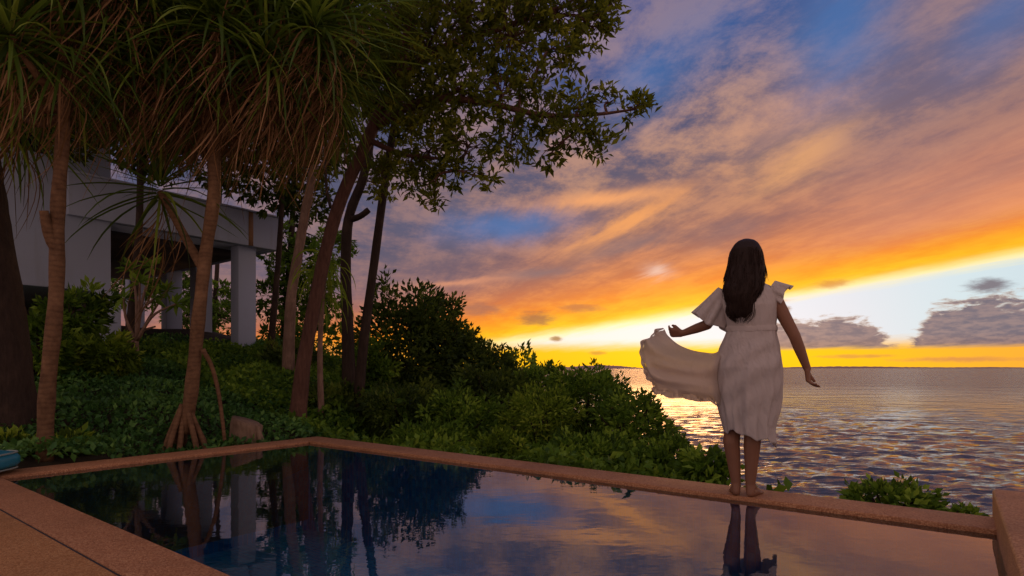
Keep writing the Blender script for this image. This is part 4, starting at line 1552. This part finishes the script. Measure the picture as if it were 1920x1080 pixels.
    for _ in range(420):
        th_ = hr.uniform(0, 2 * np.pi)
        i0 = int(hr.integers(8, 52))
        i1 = min(rows - 1, i0 + int(hr.integers(10, 26)))
        idx = np.linspace(i0, i1, 7)
        pts = []
        wob = hr.normal() * 0.10
        outw = hr.uniform(0.0, 0.10) + (0.22 * hr.random() if _ % 6 == 0 else 0)
        for q, ix in enumerate(idx):
            ix = int(ix)
            tt = q / 6
            cx, rx = (xl[ix] + xr[ix]) / 2, (xr[ix] - xl[ix]) / 2
            s_ = 1.01 + outw * tt ** 1.5
            aa = th_ + wob * tt
            pts.append(w3(cx + rx * math.cos(aa) * s_, yy[ix] + 13 * tt * hr.uniform(0.5, 1.0), cy[ix] + ry[ix] * math.sin(aa) * s_))
        sb.add(*tube(resample(pts, 9), np.linspace(0.0035, 0.0008, 9), 4, 0, False))
    # the wisp lifted by the breeze on her right
    for _ in range(14):
        o = hr.normal() * 2
        sb.add(*tube(resample([w3(1424 + o * 0.4, 482 + o, 0.0), w3(1428 + o, 500, -0.01), w3(1431 + o, 515 + o, -0.02), w3(1427 + o, 530 + o, -0.03)], 9), np.linspace(0.003, 0.0007, 9), 4, 0, False))
    so = sb.mk('loose_strands', M['hair'], hair, True)
    tag(so, kind='stuff')

    # ---- dress: bodice and skirt
    DR = np.array([(533, 1376, 1428), (538, 1366, 1438), (546, 1355, 1449), (560, 1351, 1454), (580, 1355, 1453), (600, 1362, 1451), (618, 1366, 1449),
                   (632, 1361, 1451), (650, 1353, 1455), (670, 1346, 1458), (690, 1342, 1459), (715, 1341, 1459), (740, 1344, 1457), (765, 1349, 1452),
                   (790, 1356, 1445), (813, 1360, 1446)], float)
    rows, ns = 110, 160
    yy = np.linspace(533, 813, rows)
    a = np.linspace(0, 2 * np.pi, ns, endpoint=False)
    dep = np.interp(yy, [533, 546, 575, 618, 690, 760, 822], [0.07, 0.098, 0.128, 0.108, 0.165, 0.155, 0.15])
    xl = np.interp(yy, DR[:, 0], DR[:, 1])
    xr = np.interp(yy, DR[:, 0], DR[:, 2])
    V = np.zeros((rows, ns, 3))
    for i in range(rows):
        t = max(0, (yy[i] - 625) / 188)
        cx, rx = (xl[i] + xr[i]) / 2, (xr[i] - xl[i]) / 2
        fold = 1.7 * (0.050 * np.sin(a * 9 + 1.5 * np.sin(t * 3.0) + t * 2.2) + 0.030 * np.sin(a * 17 + t * 3.7 + 1.0) + 0.02 * np.sin(a * 5 - t * 6)) * min(1, 0.15 + t * 1.1)
        gath = 0.014 * np.sin(a * 26) * math.exp(-((yy[i] - 618) / 14) ** 2) + 0.012 * np.sin(a * 8 + yy[i] * 0.12)
        s = 1 + fold * (0.85 - 0.45 * np.abs(np.cos(a))) + gath
        hem = t ** 3
        drop = hem * (5 * np.cos(a) + 4.0 * np.sin(a * 4 + 0.7) + 2.5 * np.sin(a * 9))
        flare = 1 + 0.10 * hem * np.clip(np.cos(a - 0.5), 0, 1) + 0.035 * hem * np.sin(a * 12)
        for j in range(ns):
            lx_ = rx * math.cos(a[j])
            dg_ = 0.011 * math.sin((lx_ * 0.55 + (yy[i] - 650)) * 0.13 + 0.8 * math.sin(lx_ * 0.05)) * max(0, -math.sin(a[j])) * min(1, t * 5) * max(0.15, 1 - t * 0.9)
            s[j] += dg_ / dep[i]
            V[i, j] = w3(cx + rx * math.cos(a[j]) * s[j] * flare[j], yy[i] + drop[j] + (hem * 14 * max(0, math.cos(a[j])) ** 2), dep[i] * math.sin(a[j]) * s[j])
    V = V.reshape(-1, 3)
    i = np.arange(rows - 1)[:, None] * ns
    j = np.arange(ns)[None, :]
    k = (j + 1) % ns
    F = np.stack([i + j, i + k, i + ns + k, i + ns + j], -1).reshape(-1, 4)
    dress = mk('dress', V, F, M['dress'], body, True)
    tag(dress, 'off-white short-sleeved wrap dress with fluttering skirt')
    sol = dress.modifiers.new('thickness', 'SOLIDIFY')
    sol.thickness = 0.002

    # belt
    pts = []
    for q in np.linspace(0, 2 * np.pi, 49):
        pts.append(w3(1407.5 + 43.5 * math.cos(q), 618 + 1.0 * math.sin(q * 3), 0.113 * math.sin(q)))
    pts = np.array(pts)
    bv = []
    for p in pts:
        o = unit(p - w3(1407.5, 618, 0)) * 0.004
        bv += [p + o + np.array((0, 0, 0.017)), p + o * 1.8, p + o + np.array((0, 0, -0.017))]
    bv = np.array(bv)
    i = np.arange(48)[:, None] * 3
    a2 = np.concatenate([i, i + 1], 1)
    bf = np.stack([a2, a2 + 1, a2 + 4, a2 + 3], -1).reshape(-1, 4)
    mk('belt', bv, bf, M['dress'], dress, True)

    # the part of the skirt lifted by hand and wind (Coons patch with folds)
    def curve(pts, n):
        return resample(np.array([(p[0], p[1], p[2]) for p in pts], float), n)
    nu_, nv = 70, 60
    top = curve([(1362, 640, -0.03), (1347, 661, -0.05), (1325, 661, -0.03), (1298, 655, 0.03), (1272, 643, 0.10), (1252, 626, 0.14), (1240, 611, 0.15)], nu_)
    bot = curve([(1362, 770, -0.05), (1345, 752, -0.10), (1322, 745, -0.13), (1292, 741, -0.12), (1262, 739, -0.07), (1240, 733, -0.02), (1230, 722, 0.02)], nu_)
    lf = curve([top[0], (1350, 690, -0.10), (1352, 730, -0.09), bot[0]], nv)
    rt = curve([top[-1], (1216, 627, 0.12), (1206, 648, 0.05), (1210, 676, 0.04), (1219, 704, 0.03), bot[-1]], nv)
    s = np.linspace(0, 1, nu_)[:, None, None]
    t = np.linspace(0, 1, nv)[None, :, None]
    Cn = (1 - t) * top[:, None, :] + t * bot[:, None, :] + (1 - s) * lf[None, :, :] + s * rt[None, :, :] - (
        (1 - s) * (1 - t) * top[0] + s * (1 - t) * top[-1] + (1 - s) * t * bot[0] + s * t * bot[-1])
    S_, T_ = s[..., 0], t[..., 0]
    yv = Cn[..., 2] + 0.045 * np.sin(T_ * 13 + S_ * 3.5 + 1.2 * np.sin(S_ * 4 + T_ * 3)) * np.sin(np.pi * np.clip(T_, 0, 1)) * (0.4 + 0.6 * S_) + 0.016 * np.sin(T_ * 27 - S_ * 4 + 1) * S_ - 0.05 * np.sin(np.pi * T_) * np.sin(np.pi * S_)
    edge = np.clip((S_ - 0.86) / 0.14, 0, 1)
    am = 0.55 + 0.45 * np.sin(T_ * 7.3 + 1.1)
    yv = yv + edge * 0.020 * am * (np.sin(T_ * 38 + 2 * np.sin(T_ * 5)) + 0.6 * np.sin(T_ * 61 + 1))
    xv = Cn[..., 0] + edge * 2.4 * am * (np.sin(T_ * 29 + 1.0 + 1.5 * np.sin(T_ * 4)) + 0.5 * np.sin(T_ * 53)) + 3.0 * np.sin(T_ * 9 + 0.5) * S_ ** 2
    eb = np.clip((T_ - 0.88) / 0.12, 0, 1)
    yv = yv + eb * 0.016 * np.sin(S_ * 40)
    zv = Cn[..., 1] + eb * 1.6 * np.sin(S_ * 33 + 1 + 2 * np.sin(S_ * 5)) + 2.5 * np.sin(S_ * 8) * T_ * S_
    V = np.array([w3(xv[i_, j_], zv[i_, j_], yv[i_, j_]) for i_ in range(nu_) for j_ in range(nv)])
    i = np.arange(nu_ - 1)[:, None] * nv
    j = np.arange(nv - 1)[None, :]
    F = np.stack([i + j, i + nv + j, i + nv + j + 1, i + j + 1], -1).reshape(-1, 4)
    pn = mk('skirt_panel', V, F, M['sheer'], dress, True)
    sol = pn.modifiers.new('thickness', 'SOLIDIFY')
    sol.thickness = 0.0015

    # gathered ruffle along the free edges of the lifted skirt
    path = np.concatenate([np.stack([xv[-1, :], zv[-1, :], yv[-1, :]], -1), np.stack([xv[::-1, -1], zv[::-1, -1], yv[::-1, -1]], -1)[1:60]])
    path = resample(path[::4], 180)
    mid_ = np.array((1290.0, 690.0, 0.0))
    nr = 6
    RV = []
    for i_, p in enumerate(path):
        o = (p - mid_) * np.array((1, 1, 0))
        o = o / (np.linalg.norm(o) + 1e-6)
        k_ = 0.7 + 0.3 * math.sin(i_ * 0.21 + 1.3 * math.sin(i_ * 0.05))
        ph_ = i_ * 0.55 + 1.8 * math.sin(i_ * 0.083)
        for q in range(nr):
            f_ = q / (nr - 1)
            w_ = f_ * 9.0 * k_
            RV.append(w3(p[0] + o[0] * w_ + f_ * 1.2 * math.cos(ph_), p[1] + o[1] * w_ + f_ * 3.0, p[2] + f_ * 0.020 * math.sin(ph_)))
    i = np.arange(len(path) - 1)[:, None] * nr
    j = np.arange(nr - 1)[None, :]
    rf = mk('ruffle', np.array(RV), np.stack([i + j, i + nr + j, i + nr + j + 1, i + j + 1], -1).reshape(-1, 4), M['sheer'], dress, True)
    rf.modifiers.new('thickness', 'SOLIDIFY').thickness = 0.0012

    # flutter sleeves
    def sleeve(p0, p1, r0, r1, nruf, amp, seed):
        ax = unit(p1 - p0)
        s_ = unit(np.cross(ax, np.array((0.2, 1.0, 0.1))))
        b_ = np.cross(s_, ax)
        nr, nc = 22, 96
        q = np.linspace(0, 2 * np.pi, nc, endpoint=False)
        V = []
        for i_ in range(nr):
            t_ = i_ / (nr - 1)
            rad = r0 + (r1 - r0) * t_ ** 0.8
            rr = rad * (1 + amp * t_ ** 1.5 * np.sin(q * nruf + seed) + amp * 0.5 * t_ * np.sin(q * (nruf + 4) + 2 * seed))
            c_ = p0 + (p1 - p0) * t_
            off_ = (0.012 * t_ * np.sin(q * 3 + seed))[:, None] * ax
            V.append(c_ + (np.cos(q) * rr)[:, None] * s_ + (np.sin(q) * rr * 0.8)[:, None] * b_ + off_)
        V = np.concatenate(V)
        i = np.arange(nr - 1)[:, None] * nc
        j = np.arange(nc)[None, :]
        k = (j + 1) % nc
        o = mk('sleeve', V, np.stack([i + j, i + k, i + nc + k, i + nc + j], -1).reshape(-1, 4), M['dress'], dress, True)
        so_ = o.modifiers.new('thickness', 'SOLIDIFY')
        so_.thickness = 0.0018
    sleeve(w3(1366, 547, 0.0), w3(1333, 602, 0.03), 0.066, 0.106, 7, 0.2, 0.6)
    sleeve(w3(1438, 545, 0.0), w3(1462, 561, 0.0), 0.062, 0.076, 9, 0.15, 1.7)
    return body


person()
